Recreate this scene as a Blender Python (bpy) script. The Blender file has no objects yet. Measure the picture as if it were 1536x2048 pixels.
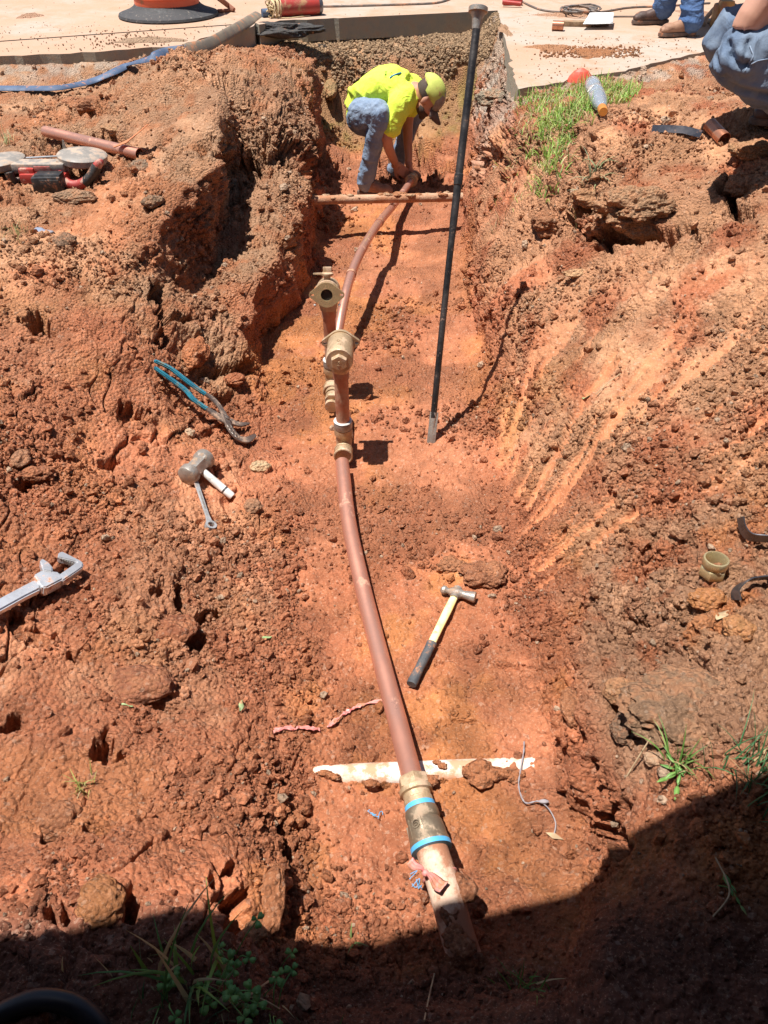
import bpy, bmesh, math, random
import numpy as np
from mathutils import Vector, Matrix, Quaternion
from mathutils.bvhtree import BVHTree

random.seed(7)
RNG = np.random.default_rng(11)
scene = bpy.context.scene
COL = scene.collection
R = math.radians

# ------------------------------------------------------------------ camera
CAM_H, PITCH, F = 1.85, R(41), 1550.0
cam_d = bpy.data.cameras.new("camera")
cam_d.sensor_fit = 'VERTICAL'
cam_d.angle_y = 2 * math.atan(1024 / F)
cam_d.clip_start, cam_d.clip_end = 0.05, 600
cam = bpy.data.objects.new("camera", cam_d)
COL.objects.link(cam)
cam.location = (0, 0, CAM_H)
cam.rotation_euler = (R(90) - PITCH, 0, 0)
scene.camera = cam

# ------------------------------------------------------------------ sky, sun, exposure
SX, SY = 0.27, 0.05                       # ground shift of a shadow per metre of height
sun_from = Vector((-SX, -SY, 1)).normalized()
elev = math.asin(sun_from.z)
world = bpy.data.worlds.new("World")
scene.world = world
world.use_nodes = True
wn = world.node_tree
sky = wn.nodes.new('ShaderNodeTexSky')
sky.sky_type = 'NISHITA'
sky.sun_disc = False
sky.sun_elevation = elev
sky.sun_rotation = math.atan2(sun_from.x, sun_from.y)
wn.links.new(sky.outputs[0], wn.nodes['Background'].inputs[0])
wn.nodes['Background'].inputs[1].default_value = 0.05
sd = bpy.data.lights.new("sun", 'SUN')
sd.energy = 5.0
sd.angle = R(0.53)
sd.color = (1.0, 0.955, 0.89)
sun = bpy.data.objects.new("sun", sd)
COL.objects.link(sun)
sun.rotation_euler = sun_from.to_track_quat('Z', 'Y').to_euler()
vs = scene.view_settings
vs.view_transform = 'Standard'
vs.look = 'None'
vs.gamma = 1
vs.use_curve_mapping = False
vs.exposure = 0.74
scene.cycles.max_bounces = 6
scene.cycles.diffuse_bounces = 3

# ------------------------------------------------------------------ places: photo direction + height -> point
CT, ST = math.cos(PITCH), math.sin(PITCH)
def P(px, py, z):
    t = (py - 1024) / F
    dep = (CAM_H - z) / (ST + t * CT)
    return Vector(((px - 768) / F * dep, dep * (CT - t * ST), z))
def XatY(px, Y, z):
    return (px - 768) / F * (Y * CT + (CAM_H - z) * ST)
def ray(px, py):
    t = (py - 1024) / F
    return Vector(((px - 768) / F, CT - t * ST, -ST - t * CT)).normalized()

# ------------------------------------------------------------------ numpy noise
def _h(ix, iy, iz, s):
    n = (ix * np.uint32(374761393) + iy * np.uint32(668265263) + iz * np.uint32(2147483647 - 58) + np.uint32(s * 974634777 % 4294967295))
    n = (n ^ (n >> np.uint32(13))) * np.uint32(1274126177)
    n = n ^ (n >> np.uint32(16))
    return (n & np.uint32(0xFFFF)).astype(np.float32) * np.float32(1 / 65535)
def vnoise(p, s=0):
    i = np.floor(p)
    f = (p - i).astype(np.float32)
    f = f * f * f * (f * (f * 6 - 15) + 10)
    i = i.astype(np.int64).astype(np.uint32)
    x, y, z = i[:, 0], i[:, 1], i[:, 2]
    o = np.uint32(1)
    x1, y1, z1 = x + o, y + o, z + o
    fx, fy, fz = f[:, 0], f[:, 1], f[:, 2]
    a = _h(x, y, z, s) * (1 - fx) + _h(x1, y, z, s) * fx
    b = _h(x, y1, z, s) * (1 - fx) + _h(x1, y1, z, s) * fx
    c = _h(x, y, z1, s) * (1 - fx) + _h(x1, y, z1, s) * fx
    d = _h(x, y1, z1, s) * (1 - fx) + _h(x1, y1, z1, s) * fx
    return ((a * (1 - fy) + b * fy) * (1 - fz) + (c * (1 - fy) + d * fy) * fz) * 2 - 1
def fbm(p, sc, octv=4, s=0, gain=.5):
    r = 0; a = 1; t = 0
    for k in range(octv):
        r = r + a * vnoise(p * (sc * 2.03 ** k) + 17.3 * k, s + k); t += a; a *= gain
    return r / t * 1.5
def ridged(p, sc, octv=3, s=0):
    r = 0; a = 1; t = 0
    for k in range(octv):
        r = r + a * (1 - np.abs(vnoise(p * (sc * 2.1 ** k) + 9.1 * k, s + k)) * 2); t += a; a *= .5
    return r / t
def worley(p, s=0):
    """distance to the nearest and second feature point, and a random number of the cell"""
    i = np.floor(p); f = (p - i).astype(np.float32)
    i = i.astype(np.int64).astype(np.uint32)
    best = np.full(len(p), 9, np.float32); sec = best.copy(); rid = np.zeros(len(p), np.float32)
    for dx in (-1, 0, 1):
        for dy in (-1, 0, 1):
            for dz in (-1, 0, 1):
                cx = i[:, 0] + np.uint32(dx % 4294967296); cy = i[:, 1] + np.uint32(dy % 4294967296); cz = i[:, 2] + np.uint32(dz % 4294967296)
                ha = _h(cx, cy, cz, s); hb = _h(cx, cy, cz, s + 31); hc = _h(cx, cy, cz, s + 57)
                d = (dx + ha - f[:, 0]) ** 2 + (dy + hb - f[:, 1]) ** 2 + (dz + hc - f[:, 2]) ** 2
                m = d < best
                sec = np.where(m, best, np.minimum(sec, d)); rid = np.where(m, ha + hb, rid); best = np.where(m, d, best)
    return np.sqrt(best), np.sqrt(sec), (rid * 7.31) % 1
def sstep(a, b, x):
    t = np.clip((x - a) / (b - a), 0, 1)
    return t * t * (3 - 2 * t)

# ------------------------------------------------------------------ object helpers
def tag(o, label=None, cat=None, group=None, kind=None):
    if label: o['label'] = label
    if cat: o['category'] = cat
    if group: o['group'] = group
    if kind: o['kind'] = kind
    return o
def empty(name, loc=(0, 0, 0), label=None, cat=None, group=None):
    o = bpy.data.objects.new(name, None)
    o.empty_display_size = .05
    COL.objects.link(o); o.location = loc
    return tag(o, label, cat, group)
def mesh_np(name, v, f, smooth=True):
    v = np.asarray(v, np.float32); f = np.asarray(f, np.int32)
    m = bpy.data.meshes.new(name)
    n = f.shape[1]
    m.vertices.add(len(v)); m.vertices.foreach_set('co', v.ravel())
    m.loops.add(len(f) * n); m.loops.foreach_set('vertex_index', f.ravel())
    m.polygons.add(len(f)); m.polygons.foreach_set('loop_start', np.arange(0, len(f) * n, n, dtype=np.int32))
    m.polygons.foreach_set('use_smooth', np.full(len(f), smooth, bool))
    m.update(calc_edges=True)
    return m
def set_col(m, c, al=None):
    a = m.color_attributes.new('col', 'FLOAT_COLOR', 'POINT')
    a.data.foreach_set('color', np.concatenate([c, np.ones((len(c), 1)) if al is None else al[:, None]], 1).astype(np.float32).ravel())

class MB:
    """collects shapes of one part; world or local coordinates"""
    def __init__(s): s.bm = bmesh.new(); s.sharp = False
    def _add(s, vs, fs, M=None):
        nv = [s.bm.verts.new(M @ Vector(v) if M else v) for v in vs]
        out = []
        for f in fs:
            try: out.append(s.bm.faces.new([nv[i] for i in f]))
            except ValueError: pass
        return nv, out
    def box(s, c, size, M=None, bev=0.0, rot=None, seg=2):
        b = bmesh.new(); bmesh.ops.create_cube(b, size=1)
        for v in b.verts: v.co = Vector((v.co.x * size[0], v.co.y * size[1], v.co.z * size[2]))
        if bev: bmesh.ops.bevel(b, geom=b.edges[:], offset=bev, segments=seg, affect='EDGES', profile=.6)
        T = Matrix.Translation(c) @ (rot.to_matrix().to_4x4() if rot else Matrix.Identity(4))
        if M: T = M @ T
        b.transform(T); s._merge(b)
    def _merge(s, b):
        me = bpy.data.meshes.new('t'); b.to_mesh(me); b.free(); s.bm.from_mesh(me); bpy.data.meshes.remove(me)
    def tube(s, pts, rad, seg=16, cap=True, side=None, rb=None, M=None, inner=None):
        pts = [Vector(p) for p in pts]; n = len(pts)
        if not hasattr(rad, '__len__'): rad = [rad] * n
        rb = rb or rad
        vs, fs = [], []
        prev = Vector(side) if side else None
        for i, p in enumerate(pts):
            t = (pts[min(i + 1, n - 1)] - pts[max(i - 1, 0)]).normalized()
            if prev is None: prev = t.orthogonal()
            u = (prev - t * prev.dot(t))
            u = u.normalized() if u.length > 1e-6 else t.orthogonal().normalized()
            if not side: prev = u
            w = t.cross(u)
            for k in range(seg):
                a = 2 * math.pi * k / seg
                vs.append(p + u * math.cos(a) * rad[i] + w * math.sin(a) * rb[i])
        for i in range(n - 1):
            for k in range(seg):
                a = i * seg + k; b = i * seg + (k + 1) % seg
                fs.append((a, b, b + seg, a + seg))
        if cap:
            fs.append(tuple(reversed(range(seg)))); fs.append(tuple(range((n - 1) * seg, n * seg)))
        s._add(vs, fs, M)
    def ring(s, c, axis, r, tr, seg=32, ts=8, M=None, squash=1):
        axis = Vector(axis).normalized(); u = axis.orthogonal().normalized(); w = axis.cross(u); c = Vector(c)
        vs, fs = [], []
        for i in range(seg):
            a = 2 * math.pi * i / seg; d = u * math.cos(a) + w * math.sin(a)
            for k in range(ts):
                b = 2 * math.pi * k / ts
                vs.append(c + d * (r + math.cos(b) * tr) + axis * math.sin(b) * tr * squash)
        for i in range(seg):
            for k in range(ts):
                fs.append((i * ts + k, ((i + 1) % seg) * ts + k, ((i + 1) % seg) * ts + (k + 1) % ts, i * ts + (k + 1) % ts))
        s._add(vs, fs, M)
    def lathe(s, prof, seg=32, M=None, closed=False, hexa=None):
        """prof: (r, z) pairs along local z"""
        vs, fs = [], []; n = len(prof)
        for j, (r, z) in enumerate(prof):
            for k in range(seg):
                a = 2 * math.pi * k / seg; q = r
                if hexa and j in hexa:
                    q = r * math.cos(math.pi / 6) / math.cos((a % (math.pi / 3)) - math.pi / 6)
                vs.append((q * math.cos(a), q * math.sin(a), z))
        for j in range(n - 1 + (1 if closed else 0)):
            for k in range(seg):
                a = j * seg + k; b = j * seg + (k + 1) % seg; j2 = (j + 1) % n
                fs.append((a, b, j2 * seg + (k + 1) % seg, j2 * seg + k))
        if not closed:
            fs.append(tuple(reversed(range(seg)))); fs.append(tuple(range((n - 1) * seg, n * seg)))
        s._add(vs, fs, M)
    def prism(s, outline, th, M=None, bev=0.0):
        b = bmesh.new()
        lo = [b.verts.new((x, y, -th / 2)) for x, y in outline]
        f = b.faces.new(lo)
        r = bmesh.ops.extrude_face_region(b, geom=[f])
        for v in r['geom']:
            if isinstance(v, bmesh.types.BMVert): v.co.z += th
        bmesh.ops.recalc_face_normals(b, faces=b.faces[:])
        if bev:
            es = [e for e in b.edges if len(e.link_faces) == 2 and e.calc_face_angle(0) > .5]
            bmesh.ops.bevel(b, geom=es, offset=bev, segments=2, affect='EDGES')
        if M: b.transform(M)
        s._merge(b)
    def ell(s, c, r, M=None, rot=None, sub=3):
        b = bmesh.new(); bmesh.ops.create_icosphere(b, subdivisions=sub, radius=1)
        T = Matrix.Translation(c) @ (rot.to_matrix().to_4x4() if rot else Matrix.Identity(4)) @ Matrix.Diagonal((r[0], r[1], r[2], 1))
        if M: T = M @ T
        b.transform(T); s._merge(b)
    def build(s, name, mat, parent=None, angle=35, M=None):
        me = bpy.data.meshes.new(name)
        bmesh.ops.recalc_face_normals(s.bm, faces=s.bm.faces[:])
        for f in s.bm.faces: f.smooth = True
        for e in s.bm.edges:
            e.smooth = not (len(e.link_faces) == 2 and e.calc_face_angle(0) > R(angle))
        if M: s.bm.transform(M)
        W = Matrix.Identity(4); q = parent
        while q: W = q.matrix_basis @ W; q = q.parent
        s.bm.transform(W.inverted())
        s.bm.to_mesh(me); s.bm.free()
        if mat: me.materials.append(mat)
        o = bpy.data.objects.new(name, me); COL.objects.link(o)
        if parent:
            o.parent = parent
        return o
def frame(o, x, up=(0, 0, 1)):
    """matrix with origin o, local x along x, local z close to up"""
    x = Vector(x).normalized(); z = Vector(up); y = z.cross(x).normalized(); z = x.cross(y)
    return Matrix(((x.x, y.x, z.x, o[0]), (x.y, y.y, z.y, o[1]), (x.z, y.z, z.z, o[2]), (0, 0, 0, 1)))
def bez(pts, n=10):
    """smooth curve through points (Catmull-Rom)"""
    pts = [Vector(p) for p in pts]; out = []
    for i in range(len(pts) - 1):
        a = pts[max(i - 1, 0)]; b = pts[i]; c = pts[i + 1]; d = pts[min(i + 2, len(pts) - 1)]
        for k in range(n):
            t = k / n
            out.append(.5 * ((2 * b) + (c - a) * t + (2 * a - 5 * b + 4 * c - d) * t * t + (3 * b - a - 3 * c + d) * t ** 3))
    out.append(pts[-1]); return out

# ------------------------------------------------------------------ materials
def nodes_of(name):
    m = bpy.data.materials.new(name); m.use_nodes = True
    nt = m.node_tree; return m, nt, nt.nodes['Principled BSDF']
def L(nt, a, b): nt.links.new(a, b)
def tex(nt, kind, scale, vec=None, **kw):
    n = nt.nodes.new(kind)
    if 'Scale' in n.inputs: n.inputs['Scale'].default_value = scale
    for k, v in kw.items():
        if k in n.inputs: n.inputs[k].default_value = v
        else: setattr(n, k, v)
    if vec is not None: L(nt, vec, n.inputs['Vector'])
    return n
def mixc(nt, fac, a, b, mode='MIX'):
    n = nt.nodes.new('ShaderNodeMix'); n.data_type = 'RGBA'; n.blend_type = mode
    for sock, v in ((n.inputs[0], fac), (n.inputs[6], a), (n.inputs[7], b)):
        if isinstance(v, (int, float)): sock.default_value = v
        elif isinstance(v, tuple): sock.default_value = (*v, 1)
        else: L(nt, v, sock)
    return n.outputs[2]
def ramp(nt, val, lo, hi, a=0.0, b=1.0):
    n = nt.nodes.new('ShaderNodeMapRange'); n.interpolation_type = 'SMOOTHSTEP'
    L(nt, val, n.inputs[0]); n.inputs[1].default_value = lo; n.inputs[2].default_value = hi
    n.inputs[3].default_value = a; n.inputs[4].default_value = b
    return n.outputs[0]
def coords(nt, kind='Object'):
    return nt.nodes.new('ShaderNodeTexCoord').outputs[kind]
def bump(nt, bs, h, strength, dist):
    n = nt.nodes.new('ShaderNodeBump'); n.inputs['Strength'].default_value = strength; n.inputs['Distance'].default_value = dist
    L(nt, h, n.inputs['Height']); L(nt, n.outputs[0], bs.inputs['Normal'])
DUST = (.42, .19, .10)
def mat(name, c, rough=.6, metal=0, c2=None, sc=12, dirt=0.0, dsc=9, bmp=0.0, bsc=60, dirtc=DUST, spec=.5, rv=.15):
    m, nt, bs = nodes_of(name)
    v = coords(nt)
    n1 = tex(nt, 'ShaderNodeTexNoise', sc, v, Detail=6, Roughness=.65)
    col = mixc(nt, ramp(nt, n1.outputs[0], .38, .62), c, c2 or tuple(x * .72 for x in c))
    rr = ramp(nt, n1.outputs[0], .3, .7, max(rough - rv, .02), min(rough + rv, 1))
    if dirt:
        n2 = tex(nt, 'ShaderNodeTexNoise', dsc, v, Detail=9, Roughness=.72)
        f = ramp(nt, n2.outputs[0], .62 - .3 * dirt, .72 - .26 * dirt)
        col = mixc(nt, f, col, dirtc)
        rr2 = nt.nodes.new('ShaderNodeMix'); L(nt, f, rr2.inputs[0]); L(nt, rr, rr2.inputs[2]); rr2.inputs[3].default_value = .9; rr = rr2.outputs[0]
        if metal:
            mm = ramp(nt, f, 0, 1, metal, 0); L(nt, mm, bs.inputs['Metallic'])
    elif metal: bs.inputs['Metallic'].default_value = metal
    L(nt, col, bs.inputs['Base Color']); L(nt, rr, bs.inputs['Roughness'])
    bs.inputs['Specular IOR Level'].default_value = spec
    if bmp:
        n3 = tex(nt, 'ShaderNodeTexNoise', bsc, v, Detail=6, Roughness=.7)
        bump(nt, bs, n3.outputs[0], min(bmp, 1), .004 * max(bmp, 1))
    return m
M = {}
M['copper'] = mat('copper', (.74, .38, .28), .38, .70, (.60, .29, .21), 5, .10, 9, .12, 90, (.50, .28, .19))
M['copper_dusty'] = mat('copper_dusty', (.47, .21, .13), .45, 0.4, (.36, .15, .09), 9, .5, 12, .2, 90, (.44, .25, .16))
M['copper_shiny'] = mat('copper_shiny', (.62, .28, .17), .3, 0.65, (.35, .13, .07), 11, .15, 9, .1, 60)
M['brass'] = mat('brass', (.52, .37, .22), .42, 0.4, (.40, .28, .17), 24, .45, 20, .5, 120, (.48, .33, .22))
M['brass_face'] = mat('brass_face', (.66, .50, .27), .28, 0.6, (.50, .36, .2), 30, .1, 20, .15, 160)
M['gasket'] = mat('gasket', (.75, .74, .72), .5, 0, (.5, .48, .45), 30, .2)
M['blue'] = mat('blue', (.10, .42, .72), .45, 0, (.08, .36, .65), 40, .12)
M['pvc'] = mat('pvc', (.80, .74, .68), .55, 0, (.64, .50, .40), 13, .52, 20, .8, 50, (.54, .30, .18))
M['pvc_muddy'] = mat('pvc_muddy', (.68, .49, .37), .7, 0, (.54, .34, .23), 6, .62, 7, .8, 40, (.36, .16, .09))
M['pipe_mud'] = mat('pipe_mud', (.50, .31, .20), .85, 0, (.40, .21, .12), 10, .5, 8, 2, 50, (.40, .18, .09))
M['iron_black'] = mat('iron_black', (.035, .033, .034), .42, .6, (.07, .062, .06), 8, .12, 25, .4, 60, (.22, .13, .09))
M['steel'] = mat('steel', (.62, .62, .62), .28, 0.5, (.42, .41, .4), 18, .2, 16, .15, 80)
M['steel_worn'] = mat('steel_worn', (.40, .37, .33), .4, 0.45, (.22, .19, .17), 22, .35, 22, .5, 70, (.36, .24, .16))
M['steel_dark'] = mat('steel_dark', (.13, .13, .145), .35, .8, (.2, .19, .2), 9, .15, 12, .15, 60)
M['alu'] = mat('alu', (.74, .75, .78), .22, 0.55, (.5, .5, .52), 9, .27, 16, .2, 40)
M['plier_steel'] = mat('plier_steel', (.22, .18, .16), .45, .7, (.32, .26, .22), 20, .3, 20, .4, 90, (.40, .26, .18))
M['plier_grip'] = mat('plier_grip', (.02, .14, .21), .5, 0, (.03, .22, .30), 14, .42, 22, .3, 60, (.20, .22, .18))
M['white_paint'] = mat('white_paint', (.78, .77, .75), .45, .1, (.6, .58, .55), 20, .18, 24, .2, 80, (.38, .34, .30))
M['handle_yellow'] = mat('handle_yellow', (.88, .74, .24), .42, 0, (.90, .80, .42), 20, .1, 18, .08, 60)
M['rubber_grip'] = mat('rubber_grip', (.055, .06, .068), .6, 0, (.09, .09, .095), 20, .18, 22, .3, 200)
M['rubber'] = mat('rubber', (.035, .036, .04), .75, 0, (.055, .055, .058), 30, .15, 40, .5, 80, (.28, .24, .2))
M['drum_orange'] = mat('drum_orange', (.80, .14, .055), .5, 0, (.72, .13, .06), 4, .1, 8, .1, 20)
M['drum_stripe'] = mat('drum_stripe', (.82, .80, .76), .4)
M['red_paint'] = mat('red_paint', (.42, .045, .035), .4, 0, (.30, .04, .03), 9, .35, 9, .2, 40, (.38, .2, .1))
M['rope'] = mat('rope', (.66, .52, .30), .85, 0, (.5, .38, .22), 40, .2, 20, 1, 200)
M['hose_blue'] = mat('hose_blue', (.075, .12, .21), .6, 0, (.055, .085, .15), 8, .2, 20, .4, 120)
M['hose_khaki'] = mat('hose_khaki', (.17, .14, .11), .7, 0, (.24, .19, .14), 8, .35, 12, .4, 120)
M['cable'] = mat('cable', (.10, .09, .085), .6, 0, (.2, .15, .12), 12, .3)
M['black_hose'] = mat('black_hose', (.008, .009, .014), .45, 0, (.013, .013, .02), 10)
M['paper'] = mat('paper', (.85, .85, .85), .8)
M['wood'] = mat('wood', (.33, .22, .13), .8, 0, (.22, .14, .08), 30, .2, 20, .6, 90)
M['saw_red'] = mat('saw_red', (.40, .045, .035), .45, 0, (.32, .04, .035), 12, .33, 18, .1, 60, (.45, .26, .2))
M['saw_grey'] = mat('saw_grey', (.22, .20, .18), .6, 0, (.30, .27, .24), 16, .5, 16, .3, 60, (.40, .30, .23))
M['saw_black'] = mat('saw_black', (.022, .021, .022), .5, 0, (.04, .037, .036), 20, .25, 22, .3, 60)
M['saw_label'] = mat('saw_label', (.55, .13, .11), .5, 0, (.6, .3, .25), 60, .3)
M['plastic_red'] = mat('plastic_red', (.70, .10, .06), .4, 0, (.6, .12, .08), 9, .2, 8)
M['plastic_orange'] = mat('plastic_orange', (.62, .22, .09), .45, 0, (.52, .18, .08), 9, .2, 8)
M['cap_orange'] = mat('cap_orange', (.62, .24, .05), .4)
M['tape_pink'] = mat('tape_pink', (.74, .24, .22), .55, 0, (.62, .26, .22), 20, .35, 20, .3, 60)
M['string_grey'] = mat('string_grey', (.25, .22, .235), .7, 0, (.30, .27, .28), 30, .2)
M['leaf'] = mat('leaf', (.16, .30, .07), .55, 0, (.10, .22, .05), 30, .1)
M['leaf_pale'] = mat('leaf_pale', (.34, .42, .22), .6, 0, (.24, .34, .14), 30, .1)
M['leaf_dry'] = mat('leaf_dry', (.45, .34, .2), .8, 0, (.32, .22, .13), 30, .1)
M['skin'] = mat('skin', (.50, .25, .165), .5, 0, (.45, .21, .14), 8, 0, 9, .15, 60)
M['skin_pale'] = mat('skin_pale', (.56, .31, .22), .45, 0, (.5, .26, .19), 8, 0, 9, .15, 60)
M['hair'] = mat('hair', (.045, .028, .02), .7, 0, (.08, .05, .035), 60, 0, 9, 1, 200)
M['cap_yellow'] = mat('cap_yellow', (.56, .62, .13), .8, 0, (.50, .56, .12), 20, .12, 9, .5, 200)
M['cap_grey'] = mat('cap_grey', (.30, .27, .24), .8, 0, (.22, .19, .17), 30, .1, 9, .5, 200)
M['cap_brim'] = mat('cap_brim', (.09, .055, .045), .7, 0, (.14, .09, .07), 30, .1, 9, .5, 200)
M['ink_blue'] = mat('ink_blue', (.03, .20, .42), .8)
M['ink_green'] = mat('ink_green', (.25, .42, .10), .8)
M['boot_tan'] = mat('boot_tan', (.33, .18, .11), .7, 0, (.26, .14, .09), 16, .3, 14, .5, 80, (.45, .27, .18))
M['boot_dark'] = mat('boot_dark', (.09, .05, .04), .6, 0, (.06, .035, .03), 16, .2, 14, .5, 80)
M['boot_sole'] = mat('boot_sole', (.16, .11, .085), .85, 0, (.1, .07, .06), 20, .3, 14, .6, 80)
M['canvas'] = mat('canvas', (.10, .12, .16), .9, 0, (.08, .10, .13), 8, .1, 8, .4, 120)
M['pole'] = mat('pole', (.5, .5, .5), .4, .6)

def fabric(name, c, c2, wrinkle=.8, wsc=9, fine=500):
    m, nt, bs = nodes_of(name); v = coords(nt)
    n1 = tex(nt, 'ShaderNodeTexNoise', 7, v, Detail=5, Roughness=.6)
    n2 = tex(nt, 'ShaderNodeTexNoise', 160, v, Detail=2)
    col = mixc(nt, ramp(nt, n1.outputs[0], .4, .62), c, c2)
    col = mixc(nt, ramp(nt, n2.outputs[0], .3, .7, 0, .22), col, tuple(min(1, x * 1.5 + .03) for x in c))
    L(nt, col, bs.inputs['Base Color']); bs.inputs['Roughness'].default_value = .9
    bs.inputs['Specular IOR Level'].default_value = .15
    w = tex(nt, 'ShaderNodeTexNoise', wsc, v, Detail=4, Roughness=.55, Distortion=1.2)
    bump(nt, bs, w.outputs[0], wrinkle, .03)
    return m
M['denim'] = fabric('denim', (.17, .23, .33), (.25, .31, .40), .5, 16)
M['denim_blue'] = fabric('denim_blue', (.05, .10, .22), (.08, .14, .28), .5, 16)
M['denim_grey'] = fabric('denim_grey', (.10, .14, .21), (.16, .205, .27), .4, 10)
M['shirt'] = fabric('shirt', (.74, .95, .10), (.70, .93, .08), .6, 10)
M['shirt_dark'] = fabric('shirt_dark', (.16, .15, .15), (.2, .2, .2), .6, 10)

def soil_mat():
    m, nt, bs = nodes_of('soil')
    v = coords(nt)
    at = nt.nodes.new('ShaderNodeVertexColor'); at.layer_name = 'col'
    a = tex(nt, 'ShaderNodeTexNoise', 38, v, Detail=8, Roughness=.72)
    b = tex(nt, 'ShaderNodeTexNoise', 190, v, Detail=4, Roughness=.7)
    c = mixc(nt, ramp(nt, a.outputs[0], .36, .66, 0, .55), at.outputs[0], (.68, .62, .58), 'MULTIPLY')
    c = mixc(nt, ramp(nt, b.outputs[0], .54, .70, 0, .6), c, (.66, .40, .26))
    vo = tex(nt, 'ShaderNodeTexVoronoi', 110, v)
    c = mixc(nt, ramp(nt, vo.outputs['Color'], .78, .95, 0, .25), c, (.66, .50, .38))
    L(nt, c, bs.inputs['Base Color']); bs.inputs['Roughness'].default_value = .93
    bs.inputs['Specular IOR Level'].default_value = .25
    vd = tex(nt, 'ShaderNodeTexVoronoi', 85, v, Randomness=1)
    wob = tex(nt, 'ShaderNodeTexNoise', 120, v, Detail=5, Roughness=.75)
    ad = nt.nodes.new('ShaderNodeMath'); ad.operation = 'SUBTRACT'
    L(nt, wob.outputs[0], ad.inputs[0]); L(nt, vd.outputs['Distance'], ad.inputs[1])
    bump(nt, bs, ad.outputs[0], .95, .019)
    bn = bs.inputs['Normal'].links[0].from_node; ml = nt.nodes.new('ShaderNodeMath'); ml.operation = 'MULTIPLY'
    L(nt, at.outputs['Alpha'], ml.inputs[0]); ml.inputs[1].default_value = .95; L(nt, ml.outputs[0], bn.inputs['Strength'])
    return m
M['soil'] = soil_mat()

def concrete_mat():
    m, nt, bs = nodes_of('concrete'); v = coords(nt)
    a = tex(nt, 'ShaderNodeTexNoise', .9, v, Detail=8, Roughness=.65)
    b = tex(nt, 'ShaderNodeTexNoise', 60, v, Detail=5, Roughness=.7)
    d = tex(nt, 'ShaderNodeTexNoise', 5, v, Detail=8, Roughness=.75)
    c = mixc(nt, ramp(nt, a.outputs[0], .35, .62), (.40, .335, .28), (.43, .30, .22))
    c = mixc(nt, ramp(nt, d.outputs[0], .46, .64, 0, .75), c, (.40, .225, .135))
    e = tex(nt, 'ShaderNodeTexNoise', .45, v, Detail=7, Roughness=.7)
    c = mixc(nt, ramp(nt, e.outputs[0], .44, .58, 0, .75), c, (.43, .265, .175))
    c = mixc(nt, ramp(nt, b.outputs[0], .4, .7, 0, .35), c, (.36, .32, .28))
    L(nt, c, bs.inputs['Base Color']); bs.inputs['Roughness'].default_value = .9
    bs.inputs['Specular IOR Level'].default_value = .25
    bump(nt, bs, b.outputs[0], .5, .006)
    return m
M['concrete'] = concrete_mat()
M['cut_face'] = mat('cut_face', (.29, .265, .21), .9, 0, (.36, .30, .22), 9, .35, 9, 1, 60, (.36, .27, .19))
M['asphalt'] = mat('asphalt', (.035, .033, .035), .85, 0, (.07, .065, .06), 30, .12, 20, 3, 50)
# ================================================================== THE GROUND
ROAD = .75
joint_a, joint_b = P(-400, 112, ROAD), P(520, 46, ROAD)
# edge of the paving where it meets the dig, from far left to far right
edge = [(-14, 5.8), (-6, 5.82)] + [tuple(P(x, y, ROAD).xy) for x, y in
        ((-150, 118), (0, 112), (120, 108), (230, 100), (350, 92), (480, 58), (560, 42), (700, 36), (850, 29), (995, 22),
         (1005, 60), (1020, 118), (1036, 180), (1090, 172), (1150, 157), (1230, 146), (1320, 125), (1420, 102), (1560, 88), (1800, 80))] + [(6, 5.9), (14, 6.0)]
rr = random.Random(3)
fine_edge = []
for i in range(len(edge) - 1):
    a, b = Vector(edge[i]), Vector(edge[i + 1]); n = max(1, min(14, int((b - a).length / .07)))
    straight = 9 <= i <= 12
    for k in range(n):
        p = a.lerp(b, k / n)
        j = .003 if straight else .02
        if n > 1 and k: p += Vector((rr.uniform(-j, j), rr.uniform(-j, j)))
        fine_edge.append(tuple(p))
fine_edge.append(edge[-1])
PAVE = np.array(fine_edge + [(14, 14), (-14, 14)])
def pave_dist(x, y):
    """signed distance to the paving outline, positive inside"""
    n = len(PAVE); best = np.full(x.shape, 1e9); ins = np.zeros(x.shape, bool)
    for i in range(n):
        ax, ay = PAVE[i]; bx, by = PAVE[(i + 1) % n]
        dx, dy = bx - ax, by - ay; t = np.clip(((x - ax) * dx + (y - ay) * dy) / (dx * dx + dy * dy + 1e-12), 0, 1)
        best = np.minimum(best, (x - ax - t * dx) ** 2 + (y - ay - t * dy) ** 2)
        if abs(dy) > 1e-12:
            c = ((ay > y) != (by > y)) & (x < (bx - ax) * (y - ay) / dy + ax)
            ins ^= c
    return np.where(ins, 1, -1) * np.sqrt(best)

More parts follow.
